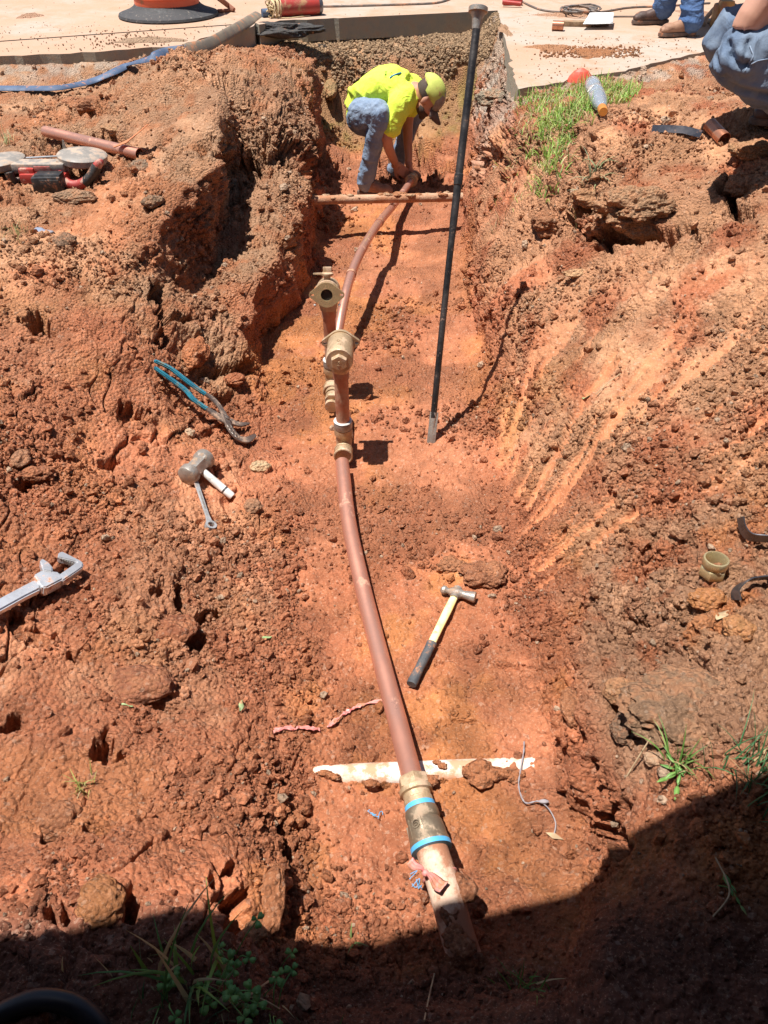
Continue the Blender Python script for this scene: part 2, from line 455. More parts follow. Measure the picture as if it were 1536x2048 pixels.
# cross sections: at distance Y, fourteen knots (photo column, height)
SEC = [
 (-3.0, [(-1300,.44),(-600,.44),(-200,.44),(100,.43),(300,.42),(500,.42),(620,.42),(760,.42),(950,.42),(1180,.42),(1260,.43),(1350,.44),(1600,.44),(2300,.45)]),
 (0.20, [(-600,.42),(-200,.41),(100,.40),(300,.39),(430,.38),(560,.38),(640,.38),(760,.38),(950,.38),(1130,.38),(1260,.40),(1350,.41),(1500,.42),(2100,.44)]),
 (0.42, [(-300,.40),(-30,.39),(200,.38),(330,.37),(430,.36),(560,.33),(620,.31),(760,.29),(950,.28),(1130,.32),(1230,.38),(1350,.40),(1480,.42),(1900,.46)]),
 (0.55, [(-200,.37),(40,.36),(230,.35),(330,.33),(430,.30),(540,.20),(620,.14),(760,.11),(950,.12),(1120,.16),(1220,.33),(1350,.38),(1470,.41),(1800,.46)]),
 (0.70, [(-150,.34),(80,.32),(250,.30),(330,.27),(440,.24),(560,.12),(620,.05),(760,.02),(950,.02),(1160,.06),(1240,.28),(1350,.36),(1460,.40),(1750,.45)]),
 (0.90, [(-120,.31),(100,.27),(250,.24),(330,.19),(430,.17),(545,.08),(615,.02),(760,0),(950,0),(1180,.03),(1245,.24),(1350,.33),(1450,.39),(1700,.45)]),
 (1.30, [(-100,.36),(60,.28),(250,.22),(330,.17),(430,.10),(520,.04),(625,.01),(740,0),(900,0),(1090,.02),(1180,.14),(1300,.24),(1420,.34),(1640,.42)]),
 (1.60, [(-80,.40),(80,.28),(250,.20),(330,.15),(430,.08),(540,.03),(600,.01),(740,0),(880,0),(1030,.02),(1150,.12),(1290,.24),(1440,.36),(1640,.50)]),
 (2.00, [(-60,.45),(80,.34),(200,.24),(300,.16),(400,.08),(500,.03),(580,0),(700,0),(850,0),(1000,.02),(1110,.14),(1250,.30),(1420,.45),(1640,.62)]),
 (2.40, [(-60,.50),(60,.42),(200,.34),(300,.24),(380,.14),(470,.05),(560,0),(700,0),(840,0),(975,.01),(1060,.15),(1200,.34),(1400,.54),(1620,.74)]),
 (2.80, [(-40,.56),(80,.52),(230,.45),(320,.31),(400,.17),(480,.08),(545,0),(680,0),(830,0),(960,.01),(1030,.16),(1150,.36),(1350,.62),(1600,.82)]),
 (3.10, [(-20,.60),(100,.57),(250,.51),(345,.37),(420,.24),(478,.18),(506,0),(690,0),(830,0),(958,.01),(1005,.18),(1110,.38),(1310,.66),(1570,.90)]),
 (3.40, [(-20,.62),(100,.58),(335,.60),(400,.26),(470,.30),(516,.29),(538,0),(690,0),(830,0),(955,.01),(990,.20),(1090,.42),(1180,.62),(1540,.92)]),
 (3.70, [(-20,.62),(120,.59),(398,.68),(432,.26),(500,.34),(550,.33),(572,0),(700,0),(830,0),(952,.01),(980,.26),(1075,.52),(1230,.84),(1540,.95)]),
 (4.10, [(-10,.62),(130,.60),(434,.76),(450,.30),(520,.40),(582,.36),(602,0),(710,0),(820,0),(942,.01),(972,.30),(1055,.60),(1180,.84),(1540,.88)]),
 (4.55, [(0,.63),(150,.64),(447,.84),(466,.46),(540,.50),(610,.42),(626,-.02),(720,-.07),(820,-.07),(930,-.01),(965,.36),(1035,.65),(1130,.76),(1540,.80)]),
 (5.00, [(0,.62),(180,.68),(350,.88),(450,.88),(560,.72),(629,.52),(643,-.03),(730,-.02),(820,-.02),(925,.01),(960,.42),(1025,.69),(1120,.75),(1540,.77)]),
 (5.50, [(0,.62),(200,.64),(350,.84),(450,.86),(560,.78),(628,.64),(641,.03),(730,-.02),(830,-.02),(930,.03),(978,.38),(1008,.60),(1045,.61),(1540,.62)]),
 (6.00, [(0,.60),(200,.60),(350,.66),(450,.72),(540,.70),(612,.62),(634,.10),(700,.0),(850,.0),(930,.06),(978,.40),(1006,.60),(1050,.61),(1540,.61)]),
 (6.50, [(0,.60),(200,.60),(350,.60),(450,.68),(540,.66),(612,.60),(640,.16),(700,.03),(850,.03),(930,.10),(975,.46),(1003,.60),(1050,.61),(1540,.61)]),
 (6.95, [(0,.60),(200,.60),(350,.60),(450,.60),(540,.62),(590,.58),(625,.34),(700,.20),(850,.20),(930,.24),(970,.52),(1000,.60),(1050,.61),(1540,.61)]),
 (7.20, [(0,.60),(200,.60),(350,.60),(450,.60),(540,.60),(590,.60),(620,.57),(700,.54),(850,.54),(930,.55),(970,.58),(1000,.60),(1050,.61),(1540,.61)]),
 (7.45, [(0,.60),(200,.60),(350,.60),(450,.60),(540,.60),(600,.60),(640,.59),(700,.59),(850,.59),(930,.59),(970,.60),(1000,.60),(1050,.61),(1540,.61)]),
 (9.00, [(0,.60),(200,.60),(350,.60),(450,.60),(540,.60),(600,.60),(640,.60),(700,.60),(850,.60),(930,.60),(970,.60),(1000,.60),(1050,.60),(1540,.60)]),
]
NK = 16
SY_ = np.array([s[0] for s in SEC])
KX = np.zeros((len(SEC), NK)); KZ = np.zeros((len(SEC), NK))
for i, (Y, ks) in enumerate(SEC):
    Ye = max(Y, .42)
    for j, (px, z) in enumerate(ks):
        KX[i, j + 1] = XatY(px, Ye, z); KZ[i, j + 1] = z
    KX[i, 0] = min(-5.5, KX[i, 1] - 1); KX[i, -1] = max(5.5, KX[i, -2] + 1)
    KZ[i, 0] = .62 if Y > 2 else .46; KZ[i, -1] = .74 if 2 < Y < 5.3 else (.62 if Y >= 5.3 else .48)
def hermite(yq, ys, v):
    n = len(ys); d = np.zeros_like(v); h = np.diff(ys)[:, None]; s = np.diff(v, axis=0) / h
    d[1:-1] = np.where(s[:-1] * s[1:] > 0, 2 * s[:-1] * s[1:] / (s[:-1] + s[1:] + 1e-12), 0); d[0] = s[0]; d[-1] = s[-1]
    i = np.clip(np.searchsorted(ys, yq) - 1, 0, n - 2); H = (ys[i + 1] - ys[i])[:, None]; t = ((yq - ys[i])[:, None]) / H
    return (v[i] * (2 * t ** 3 - 3 * t ** 2 + 1) + d[i] * H * (t ** 3 - 2 * t ** 2 + t) + v[i + 1] * (-2 * t ** 3 + 3 * t ** 2) + d[i + 1] * H * (t ** 3 - t ** 2))
SEGN = [10, 70, 115, 62, 60, 70, 74, 80, 90, 84, 56, 64, 96, 110, 12]
NROW = 800
def rows_y(n):
    py = np.linspace(2140, -2, n); zz = .25
    t = (py - 1024) / F; dep = (CAM_H - zz) / (ST + t * CT); y = dep * (CT - t * ST)
    y = y[y < 7.6]
    return np.concatenate([np.linspace(-3, y[0] - .02, 26), y, np.linspace(y[-1] + .05, 9, 12)])
def base_grid(n, segn):
    yr = rows_y(n)
    kx = hermite(yr, SY_, KX); kz = hermite(yr, SY_, KZ)
    # a little wander of the lips and toes so that no edge runs straight
    wob = np.stack([vnoise(np.stack([yr * 2.6, np.full_like(yr, j * 7.7), np.zeros_like(yr)], 1), 91) for j in range(NK)], 1)
    wob2 = np.stack([vnoise(np.stack([yr * 9, np.full_like(yr, j * 3.7), np.zeros_like(yr)], 1), 92) for j in range(NK)], 1)
    amp = np.array([0, .05, .05, .05, .03, .05, .045, .045, .02, .02, .02, .03, .04, .06, .06, 0])
    kx = kx + (wob * amp + wob2 * amp * .35) * sstep(.5, 1.2, yr)[:, None]
    cols = []
    for j, m in enumerate(segn):
        u = np.arange(m) / m
        cols.append(np.stack([np.full(m, j), u], 1))
    cols = np.concatenate(cols + [np.array([[NK - 2, 1.0]])])
    j = cols[:, 0].astype(int); u = cols[:, 1]
    X = kx[:, j] * (1 - u) + kx[:, j + 1] * u
    Z = kz[:, j] * (1 - u) + kz[:, j + 1] * u
    w = 4 if n > 300 else 1
    k = np.exp(-.5 * (np.arange(-w * 2, w * 2 + 1) / w) ** 2); k /= k.sum()
    def sm(A):
        B = np.pad(A, ((0, 0), (w * 2, w * 2)), mode='edge')
        return sum(k[i] * B[:, i:i + A.shape[1]] for i in range(len(k)))
    X, Z = sm(X), sm(Z)
    Y = np.repeat(yr[:, None], X.shape[1], 1)
    seg = np.repeat((j + u)[None], len(yr), 0)
    return X, Y, Z, seg
def normals(X, Y, Z):
    P3 = np.stack([X, Y, Z], -1)
    du = np.gradient(P3, axis=1); dv = np.gradient(P3, axis=0)
    n = np.cross(du, dv); n /= np.linalg.norm(n, axis=-1, keepdims=True) + 1e-9
    return n
def grid_faces(nr, nc):
    a = np.arange(nr * nc).reshape(nr, nc)
    return np.stack([a[:-1, :-1], a[:-1, 1:], a[1:, 1:], a[1:, :-1]], -1).reshape(-1, 4)
def bvh_of(X, Y, Z, st=1):
    X, Y, Z = X[::st, ::st], Y[::st, ::st], Z[::st, ::st]
    v = np.stack([X, Y, Z], -1).reshape(-1, 3).tolist()
    return BVHTree.FromPolygons(v, grid_faces(*X.shape).tolist())
EYE = Vector((0, 0, CAM_H))
bX, bY, bZ, bS = base_grid(200, [max(3, s // 6) for s in SEGN])
BASE = bvh_of(bX, bY, bZ)
def bhit(px, py):
    h = BASE.ray_cast(EYE, ray(px, py))
    if h[0] is None: return P(px, py, .3), Vector((0, 0, 1))
    n = h[1] if h[1].z > 0 else -h[1]
    return h[0], n

gX, gY, gZ, gS = base_grid(NROW, SEGN)
nr, nc = gX.shape
N3 = normals(gX, gY, gZ).reshape(-1, 3)
p = np.stack([gX, gY, gZ], -1).reshape(-1, 3).astype(np.float32)
seg = gS.ravel(); x, y, z = p.T
wall = 1 - sstep(.35, .8, N3[:, 2])                       # steep faces
pd = pave_dist(x, y)
under = sstep(-.02, .06, pd)
lowf = fbm(p, 1.1, 3, 5)
floor_m = sstep(6.7, 7.6, seg) * (1 - sstep(9.6, 10.3, seg)) * sstep(.62, .8, y) * (1 - sstep(6.2, 6.5, y))
near_l = (1 - sstep(6.3, 7.3, seg)) * (1 - sstep(2.2, 2.9, y))
slope_r = sstep(10.1, 10.6, seg) * (1 - sstep(14, 14.6, seg)) * sstep(1.35, 1.8, y) * (1 - sstep(3.0, 3.5, y))
# bucket-teeth scrapes fan out over the right-hand slope
ang = np.arctan2(y - 1.55, x - .05); rad = np.hypot(y - 1.55, x - .05)
fan = np.stack([ang * 25, rad * 1.9, np.zeros_like(x)], 1)
st1 = vnoise(fan, 70); st2 = vnoise(fan * np.array([2.7, 1.7, 1]), 71)
scr_reg = slope_r * sstep(.15, .35, ang) * (1 - sstep(1.2, 1.4, ang)) * (1 - sstep(.7, 1.9, rad - .1 + .25 * lowf))
patch = fbm(p, 3.1, 3, 44)
scrape = scr_reg * sstep(.07, .13, st1 * .8 + .45 * st2 + .50 * patch - .02 - .12 * sstep(.8, 1.4, rad) + .05 * vnoise(p * 60, 8))
rough = .50 + .35 * sstep(-.2, .5, fbm(p, 1.7, 3, 9)) + .35 * wall
rough = rough * (1 - .55 * floor_m) * (1 - .62 * near_l * sstep(-.5, .0, lowf)) * (1 + .25 * slope_r)
rough = np.where(y < .62, .5, rough)
mound = sstep(3.2, 3.7, y) * (1 - sstep(5.9, 6.3, y)) * ((seg < 6.6) | (seg > 11.5))
rough = rough + .30 * mound
wall2 = sstep(5.95, 6.1, seg) * (1 - sstep(7.0, 7.15, seg)) * sstep(2.8, 3.1, y) * (1 - sstep(6.2, 6.5, y))
rough = rough * (1 - .9 * scrape) * (1 - .55 * wall2)
keep = (1 - under) * (1 - .4 * sstep(7.0, 7.3, y))
# displacement
big = fbm(p, 2.3, 4, 1)
F1, F2, RI = worley(p * 9 + .5 * np.stack([vnoise(p * 14, 3), vnoise(p * 14, 4), vnoise(p * 14, 6)], 1), 2)
clod = (.45 * np.sqrt(np.clip(.42 - F1 ** 2, 0, 1)) + .40 * np.clip((F2 - F1) * 3.2, 0, 1) * (.4 + RI) * .75) * (RI > .30)
G1, G2, RJ = worley(p * 27 + .5 * np.stack([vnoise(p * 40, 3), vnoise(p * 40, 4), vnoise(p * 40, 6)], 1), 12)
crumb = (.4 * np.sqrt(np.clip(.45 - G1 ** 2, 0, 1)) + .42 * np.clip((G2 - G1) * 3.0, 0, 1) * (.4 + RJ) * .75) * (RJ > .2)
H1, H2, RK = worley(p * 66, 22)
grit = np.sqrt(np.clip(.45 - H1 ** 2, 0, 1)) * (RK > .2)
K1, K2, RL = worley(p * 3.6 + .55 * np.stack([vnoise(p * 7, 13), vnoise(p * 7, 14), vnoise(p * 7, 16)], 1), 32)
plate_r = RL; plate_c = 1 - sstep(.0, .045, K2 - K1)
plate_m = (near_l * .6 + mound * .8 + .35 * (seg < 6.5)) * sstep(-.15, .3, fbm(p, 1.2, 3, 77)); plate_m = np.clip(plate_m, 0, 1) * (1 - floor_m)
clm = sstep(-.15, .45, fbm(p, 2.0, 2, 33))
rid = ridged(p, 5.5, 4, 40)
cr = np.clip(F2 - F1, 0, 1)
crack = (1 - sstep(.0, .07, cr)) * sstep(.05, .4, fbm(p, 2.4, 2, 61))
gouge = vnoise(np.stack([x * 7, y * 13, z * 1.6], 1), 50) + .5 * vnoise(np.stack([x * 20, y * 34, z * 3], 1), 51)
d = (.055 * big * (.5 + .5 * rough) * (1 - .65 * floor_m)
     + .040 * clod * clm * rough + .017 * crumb * (.45 + .55 * clm) * rough + .0085 * grit * (rough + .12)
     + .040 * (plate_r - .5) * plate_m * sstep(0, .12, K2 - K1) - .028 * plate_c * plate_m
     + .009 * (rid - .3) * rough + .0075 * (ridged(p, 24, 3, 140) - .3) * (rough + .2) + .0035 * fbm(p, 75, 2, 150) * (rough + .25)
     + wall2 * .020 * vnoise(np.stack([x * 3, y * 17, z * .9], 1), 57) - .012 * crack * rough * (1 - .8 * floor_m)
     + wall * .016 * gouge + .005 * fbm(p, 30, 3, 66) * (1 - .7 * scrape))
d = d + scrape * (-.020 + .005 * st2)
d = d + slope_r * (1 - scrape) * .010 * (st1 + .5 * st2)
d = d * keep * sstep(-3, .1, y)
# cavities, cracks and steps seen in the dig: (photo column, row, across, up, angle, depth)
def bp(px, py): return np.array(bhit(px, py)[0])
CAV = [(80, 655, 34, 34, 0, .07), (320, 610, 18, 52, 8, .12), (350, 640, 30, 12, 0, .05),
       (395, 1245, 34, 12, 28, .07), (355, 1210, 12, 26, 10, .07), (390, 1300, 24, 20, -25, .05), (290, 1405, 60, 8, -22, .03),
       (213, 1492, 22, 26, 5, .05), (240, 1510, 22, 14, 20, .07), (190, 1660, 28, 10, -20, .05), (110, 1650, 22, 26, -30, .05), (90, 1285, 42, 20, 0, .07), (40, 1250, 20, 26, 0, .05),
       (572, 1690, 14, 34, -8, .10), (578, 1800, 17, 75, 4, .20), (560, 1660, 24, 12, 20, .06), (462, 1850, 28, 42, 8, .14), (425, 1780, 10, 26, 0, .10), (450, 1760, 8, 22, 0, .08), (260, 1825, 18, 34, 6, .09), (100, 1840, 14, 26, 8, .07), (130, 1850, 12, 26, 8, .05),
       (1220, 1640, 24, 66, -8, .16), (1240, 1690, 18, 30, 0, .12), (1205, 1560, 14, 38, -12, .08), (1185, 1480, 10, 34, -18, .05), (1238, 1425, 26, 20, 0, .10), (1150, 1430, 12, 28, -20, .05), (1300, 1250, 8, 22, 10, .05), (1265, 1240, 16, 14, 0, .04), (1275, 1490, 20, 14, 0, .05), (1400, 1495, 66, 8, 4, .05), (1290, 1255, 14, 12, 0, .05),
       (930, 1442, 52, 5, -4, .03), (1300, 470, 110, 16, 6, .15), (1170, 410, 46, 18, 10, .18), (1215, 460, 46, 30, 30, .10), (1465, 370, 22, 34, 10, .11), (1490, 405, 34, 12, 0, .08), (1130, 450, 20, 20, 0, .06),
       (405, 300, 18, 18, 0, .07), (640, 330, 14, 50, 4, .05), (500, 335, 16, 26, 0, .09), (575, 330, 14, 30, 0, .07), (460, 138, 20, 5, 0, .05), (105, 215, 24, 10, 0, .06), (230, 285, 26, 9, 0, .06), (190, 230, 60, 8, 0, .06),
       (215, 930, 20, 12, 0, .04), (60, 960, 22, 16, 0, .05), (265, 820, 40, 14, 0, .04), (455, 790, 30, 10, 0, .04), (490, 740, 20, 14, 0, .05), (20, 1430, 24, 20, 0, .05), (150, 1320, 16, 10, 0, .03), (310, 1190, 16, 8, 0, .03),
       (1005, 195, 14, 26, 0, .06), (840, 330, 70, 40, 0, .08), (1010, 1330, 40, 6, -10, .015), (880, 1330, 8, 6, 0, .01)]
wn1 = fbm(p, 12, 2, 81) + 1.1 * fbm(p, 34, 3, 83); wn2 = fbm(p, 12, 2, 82) + 1.1 * fbm(p, 34, 3, 84)
for (cx, cy, rx, ry, an, dp) in CAV:
    rx, ry, dp = rx * 1.05, ry * 1.05, dp * 1.5
    c = bp(cx, cy); a = R(an)
    ex = bp(cx + rx * math.cos(a), cy - rx * math.sin(a)) - c; ey = bp(cx - ry * math.sin(a), cy - ry * math.cos(a)) - c
    r2 = max(np.linalg.norm(ex), np.linalg.norm(ey)) * 2.2
    m = np.where(((p - c) ** 2).sum(1) < r2 * r2)[0]
    q = p[m] - c
    lx, ly = ex @ ex, ey @ ey
    u = q @ ex / lx + .35 * wn1[m]; v = q @ ey / ly + .35 * wn2[m]
    # the ground plane frame is oblique: solve for both
    gxy = (ex @ ey)
    det = lx * ly - gxy ** 2
    if det > 1e-12:
        u = (q @ ex * ly - q @ ey * gxy) / det + .5 * wn1[m]; v = (q @ ey * lx - q @ ex * gxy) / det + .5 * wn2[m]
    d[m] -= dp * (1 - sstep(.70, 1.02, np.sqrt(u * u + v * v)))
dir3 = N3.copy(); dir3[:, 2] = np.maximum(dir3[:, 2], .25)
pt = p + dir3 * d[:, None]
flush = (1 - sstep(.0, .42, -pd)) * (pd <= 0)
lvl = np.where(x > .80, .738, .695) + .012 * fbm(p, 9, 3, 55)
wfl = np.where(x > .0, sstep(.80, .92, x), sstep(1.15, 1.45, -x)) * sstep(4.6, 5.0, y)
pt[:, 2] = np.where(pt[:, 2] < lvl, pt[:, 2] + (lvl - pt[:, 2]) * flush * wfl, pt[:, 2])
# keep the soil below the paving
cap_z = np.where(pd > .012, .615, 9)
pt[:, 2] = np.minimum(pt[:, 2], cap_z)
pt = pt.astype(np.float32)
TX, TY, TZ = pt[:, 0].reshape(nr, nc), pt[:, 1].reshape(nr, nc), pt[:, 2].reshape(nr, nc)
TERR = bvh_of(TX, TY, TZ, 4)
def hit(px, py):
    h = TERR.ray_cast(EYE, ray(px, py))
    if h[0] is None: return P(px, py, .3), Vector((0, 0, 1))
    return h[0], bhit(px, py)[1]
def ground_z(x_, y_):
    h = TERR.ray_cast(Vector((x_, y_, 3)), Vector((0, 0, -1)))
    return h[0].z if h[0] is not None else .4

# colours of the soil, with shade painted into the near strip and back wall
C_floor = np.array([.47, .182, .092]); C_orange = np.array([.52, .20, .070]); C_red = np.array([.39, .135, .065]); C_topsoil_shade = np.array([.15, .062, .042])
C_tan = np.array([.46, .25, .14]); C_grey = np.array([.33, .20, .12]); C_scr = np.array([.40, .155, .070]); C_grav = np.array([.40, .27, .16]); C_base = np.array([.43, .155, .072])
def mixn(a, b, t): return a * (1 - t[:, None]) + b * t[:, None]
n1 = fbm(p, 1.6, 5, 101); n2 = fbm(p, 4.5, 5, 102); n3 = fbm(p, 14, 4, 103); n4 = fbm(p, 40, 3, 104)
col = np.tile(C_base, (len(p), 1))
col = mixn(col, C_orange, sstep(.0, .45, n2) * .8)
col = mixn(col, C_red, sstep(.05, .45, -n2 + .3 * n3) * .85)
col = mixn(col, C_floor, floor_m * sstep(-.5, .3, n1) * .8)
top_l = (1 - sstep(5.0, 6.2, seg + .8 * n1)) * sstep(2.5, 3.3, y + .35 * n2) * (1 - sstep(5.9, 6.4, y))
col = mixn(col, np.array([.44, .20, .095]), top_l * .6)
col = mixn(col, C_tan, top_l * sstep(-.4, .3, n2 + .5 * n3) * .8)
col = mixn(col, C_grey, top_l * sstep(.15, .5, -n1 + .5 * n3 + .25 * (1 - sstep(3.4, 4.4, y))) * .6)
top_r = sstep(10.4, 11.5, seg + .6 * n1) * sstep(1.5, 2.2, y + .3 * n2)
col = mixn(col, C_tan, top_r * sstep(-.55, .1, n2 + .4 * n3) * .8)
low_r = sstep(10.5, 11.4, seg) * sstep(.75, .95, y) * (1 - sstep(1.55, 2.0, y))
col = mixn(col, C_grey, low_r * sstep(-.35, .25, n1 + .6 * n3) * .72)
col = mixn(col, C_tan * .9, low_r * sstep(.1, .4, n3) * .4)
near = near_l * sstep(.6, .9, y)
col = mixn(col, C_floor, near * .6)
col = mixn(col, C_red * 1.15, near * sstep(-.1, .5, -n2) * .35)
col = mixn(col, C_tan, near * sstep(.15, .5, n1 + .4 * n3) * .4)
col = mixn(col, C_topsoil_shade, (1 - sstep(.52, .66, y)) * .9)  # dark topsoil nearest the camera, darkened further to deepen the shade there
grav = sstep(6.98, 7.2, y + .12 * n2) * (1 - .3 * sstep(-.1, .3, n3))
grav = np.maximum(grav, sstep(6.2, 6.9, y + .8 * (seg < 6.6) * (z > .5)) * .32 * (z > .45))
col = mixn(col, C_grav, np.clip(grav, 0, 1) * .85)
rim = sstep(4.9, 5.2, y) * sstep(10.2, 10.6, seg) * (1 - sstep(12, 12.5, seg)) * sstep(-.4, .1, n3 + .2)
col = mixn(col, np.array([.42, .35, .28]), rim * .7)
edge_g = (1 - sstep(.0, .28, np.abs(pd + .1))) * (y < 6.4) * ((x > .7) | (x < -1.2))
col = mixn(col, np.array([.40, .35, .29]), edge_g * sstep(-.2, .3, n3) * .7)
backw = sstep(6.3, 6.7, y) * (seg > 6.6) * (seg < 10.5) * (1 - np.clip(grav, 0, 1))
col = mixn(col, np.array([.30, .175, .085]), backw * .85)  # brown clay of the back wall, its shade darkened into the colour
col = mixn(col, np.array([.28, .24, .06]), backw * sstep(.1, .4, n1 - .2 * n3) * .6)
steep_red = wall * sstep(.05, .3, n1 + .5)
col = mixn(col, C_red, steep_red * .45 * (y < 6.2))  # steep faces blended towards red
col = mixn(col, C_scr * (1 + .12 * st2[:, None]), scrape * .9)
yel = scr_reg * sstep(.1, .35, -patch) * sstep(.9, 1.1, ang)
col = mixn(col, np.array([.46, .22, .07]), yel * .4)
col = col * (1 + .16 * n3[:, None] + .10 * n4[:, None]) * (1 + .14 * (RJ[:, None] - .5)) * (1 + .16 * (RI[:, None] - .5))
lum = col @ np.array([.3, .55, .15]); col = col * .99 + lum[:, None] * .01
col = np.clip(col * (1.13 - .17 * floor_m)[:, None], .01, .9)
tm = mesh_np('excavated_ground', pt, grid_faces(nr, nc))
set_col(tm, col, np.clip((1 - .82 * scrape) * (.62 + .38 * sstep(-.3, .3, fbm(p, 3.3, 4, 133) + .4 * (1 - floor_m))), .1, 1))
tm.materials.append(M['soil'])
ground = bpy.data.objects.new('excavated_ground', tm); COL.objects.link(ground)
tag(ground, kind='structure')

# far ground round the dig, out to the horizon
g = MB()
for (x0, x1, y0, y1) in ((-250, 250, -250, -3), (-250, -5.4, -3, 250), (5.4, 250, -3, 250), (-5.4, 5.4, 8.9, 250)):
    v = [(x0, y0, .44), (x1, y0, .44), (x1, y1, .44), (x0, y1, .44)]
    g._add(v, [(0, 1, 2, 3)])
fg = g.build('surrounding_ground', mat('far_soil', (.40, .20, .11), .95, 0, (.30, .24, .12), .6, .3, 2, 1, 8))
tag(fg, kind='structure')

# ------------------------------------------------------------------ paving: gutter strip and road slab
def slab(name, poly, z1, z0, mtop, mside):
    b = bmesh.new(); top = [b.verts.new((q[0], q[1], z1)) for q in poly]; bot = [b.verts.new((q[0], q[1], z0)) for q in poly]
    f = b.faces.new(top); n = len(poly)
    for i in range(n):
        s = b.faces.new((top[i], top[(i + 1) % n], bot[(i + 1) % n], bot[i])); s.material_index = 1
    bmesh.ops.recalc_face_normals(b, faces=b.faces[:])
    if f.normal.z < 0: bmesh.ops.reverse_faces(b, faces=b.faces[:])
    me = bpy.data.meshes.new(name); b.to_mesh(me); b.free(); me.materials.append(mtop); me.materials.append(mside)
    o = bpy.data.objects.new(name, me); COL.objects.link(o); tag(o, kind='structure'); return o
ja, jb = joint_a.xy, joint_b.xy
dj = (jb - ja).normalized(); nj = Vector((-dj.y, dj.x)) * .006
def jline(xx, off): return (xx, ja.y + (xx - ja.x) / dj.x * dj.y + off)
gx_end = jb.x
gut = [q for q in fine_edge if q[0] < gx_end and q[1] > 0 and q[1] < jline(q[0], 0)[1]]
# the strip runs while the dig's edge lies in front of the joint
cut = []
for q in fine_edge:
    if q[1] < jline(q[0], 0)[1] - .02 and q[0] < gx_end: cut.append(q)
    elif cut: break
last = cut[-1]
slab('gutter', cut + [jline(last[0], -.006), jline(-14, -.006)], ROAD, .60, M['concrete'], M['cut_face'])
i0 = fine_edge.index(last)
slab('road', [jline(-14, .006), jline(last[0], .006)] + fine_edge[i0 + 1:] + [(14, 60), (-14, 60)], ROAD + .004, .60, M['concrete'], M['cut_face'])

# loose crumbs and pebbles lying on the soil (nobody could count them)
def ico():
    b = bmesh.new(); bmesh.ops.create_icosphere(b, subdivisions=1, radius=1)
    v = np.array([q.co[:] for q in b.verts]); f = np.array([[q.index for q in w.verts] for w in b.faces]); b.free(); return v, f
iv, ifc = ico()
def scatter(name, idx, size, cols, lift=.3, mat_=None, kind='stuff', grid=True):
    n = len(idx); nv = len(iv)
    V = iv[None] * (1 + .38 * RNG.standard_normal((n, nv, 1)).clip(-1.6, 1.6) * .6)
    V = V * RNG.uniform(.62, 1.15, (n, 1, 3))
    q = RNG.standard_normal((n, 4)); q /= np.linalg.norm(q, axis=1, keepdims=True)
    w, a, b, c = q.T
    Rm = np.stack([1 - 2 * (b * b + c * c), 2 * (a * b - c * w), 2 * (a * c + b * w), 2 * (a * b + c * w), 1 - 2 * (a * a + c * c), 2 * (b * c - a * w), 2 * (a * c - b * w), 2 * (b * c + a * w), 1 - 2 * (a * a + b * b)], 1).reshape(n, 3, 3)
    V = np.einsum('nij,nkj->nki', Rm, V) * size[:, None, None]
    base_ = pt[idx]
    if grid:
        ra, rb_ = RNG.random((n, 1)), RNG.random((n, 1)); i1 = np.minimum(idx + 1, len(pt) - 1); i2 = np.minimum(idx + nc, len(pt) - 1)
        base_ = base_ + (pt[i1] - pt[idx]) * ra + (pt[i2] - pt[idx]) * rb_
    V = V + (base_ + dir3[idx] * (size * lift)[:, None])[:, None]
    Fc = ifc[None] + (np.arange(n) * nv)[:, None, None]
    me = mesh_np(name, V.reshape(-1, 3), Fc.reshape(-1, 3), False)
    set_col(me, np.repeat(cols, nv, 0)); me.materials.append(mat_ or M['soil'])
    o = bpy.data.objects.new(name, me); COL.objects.link(o); tag(o, kind=kind); return o
depth = (y * CT + (CAM_H - z) * ST)
wt = (rough ** 1.5) * (.10 + 1.3 * sstep(.0, .5, fbm(p, 2.6, 4, 120))) * (1 - under) * (1 - .85 * scrape) * sstep(.3, .5, y) * (pd < -.02)
wt *= (np.abs((x) / (y + .6)) < .75); wt = np.clip(wt, 0, None); wt = wt / wt.sum()
NCR = 44000
idx = RNG.choice(len(p), NCR, p=wt)
size = np.minimum((.0011 * depth[idx] + .0008) * (1 + RNG.pareto(2.6, NCR)), .013 + .0025 * depth[idx]).astype(np.float32)
cc = col[idx] * RNG.uniform(.8, 1.25, (NCR, 1))
pal = RNG.random(NCR) < .035
cc[pal] = np.array([.60, .42, .29]) * RNG.uniform(.7, 1.1, (pal.sum(), 1))
scatter('loose_soil_crumbs', idx, size, np.clip(cc, 0, .85))
wt2 = np.where(grav > .4, 1.0, 0) * (1 - under); wt2 /= wt2.sum()
idx2 = RNG.choice(len(p), 5000, p=wt2); s2 = RNG.uniform(.006, .019, 5000)
c2 = np.array([.46, .31, .185]) * RNG.uniform(.55, 1.2, (5000, 1))
scatter('base_gravel', idx2, s2, np.clip(c2, 0, .85))
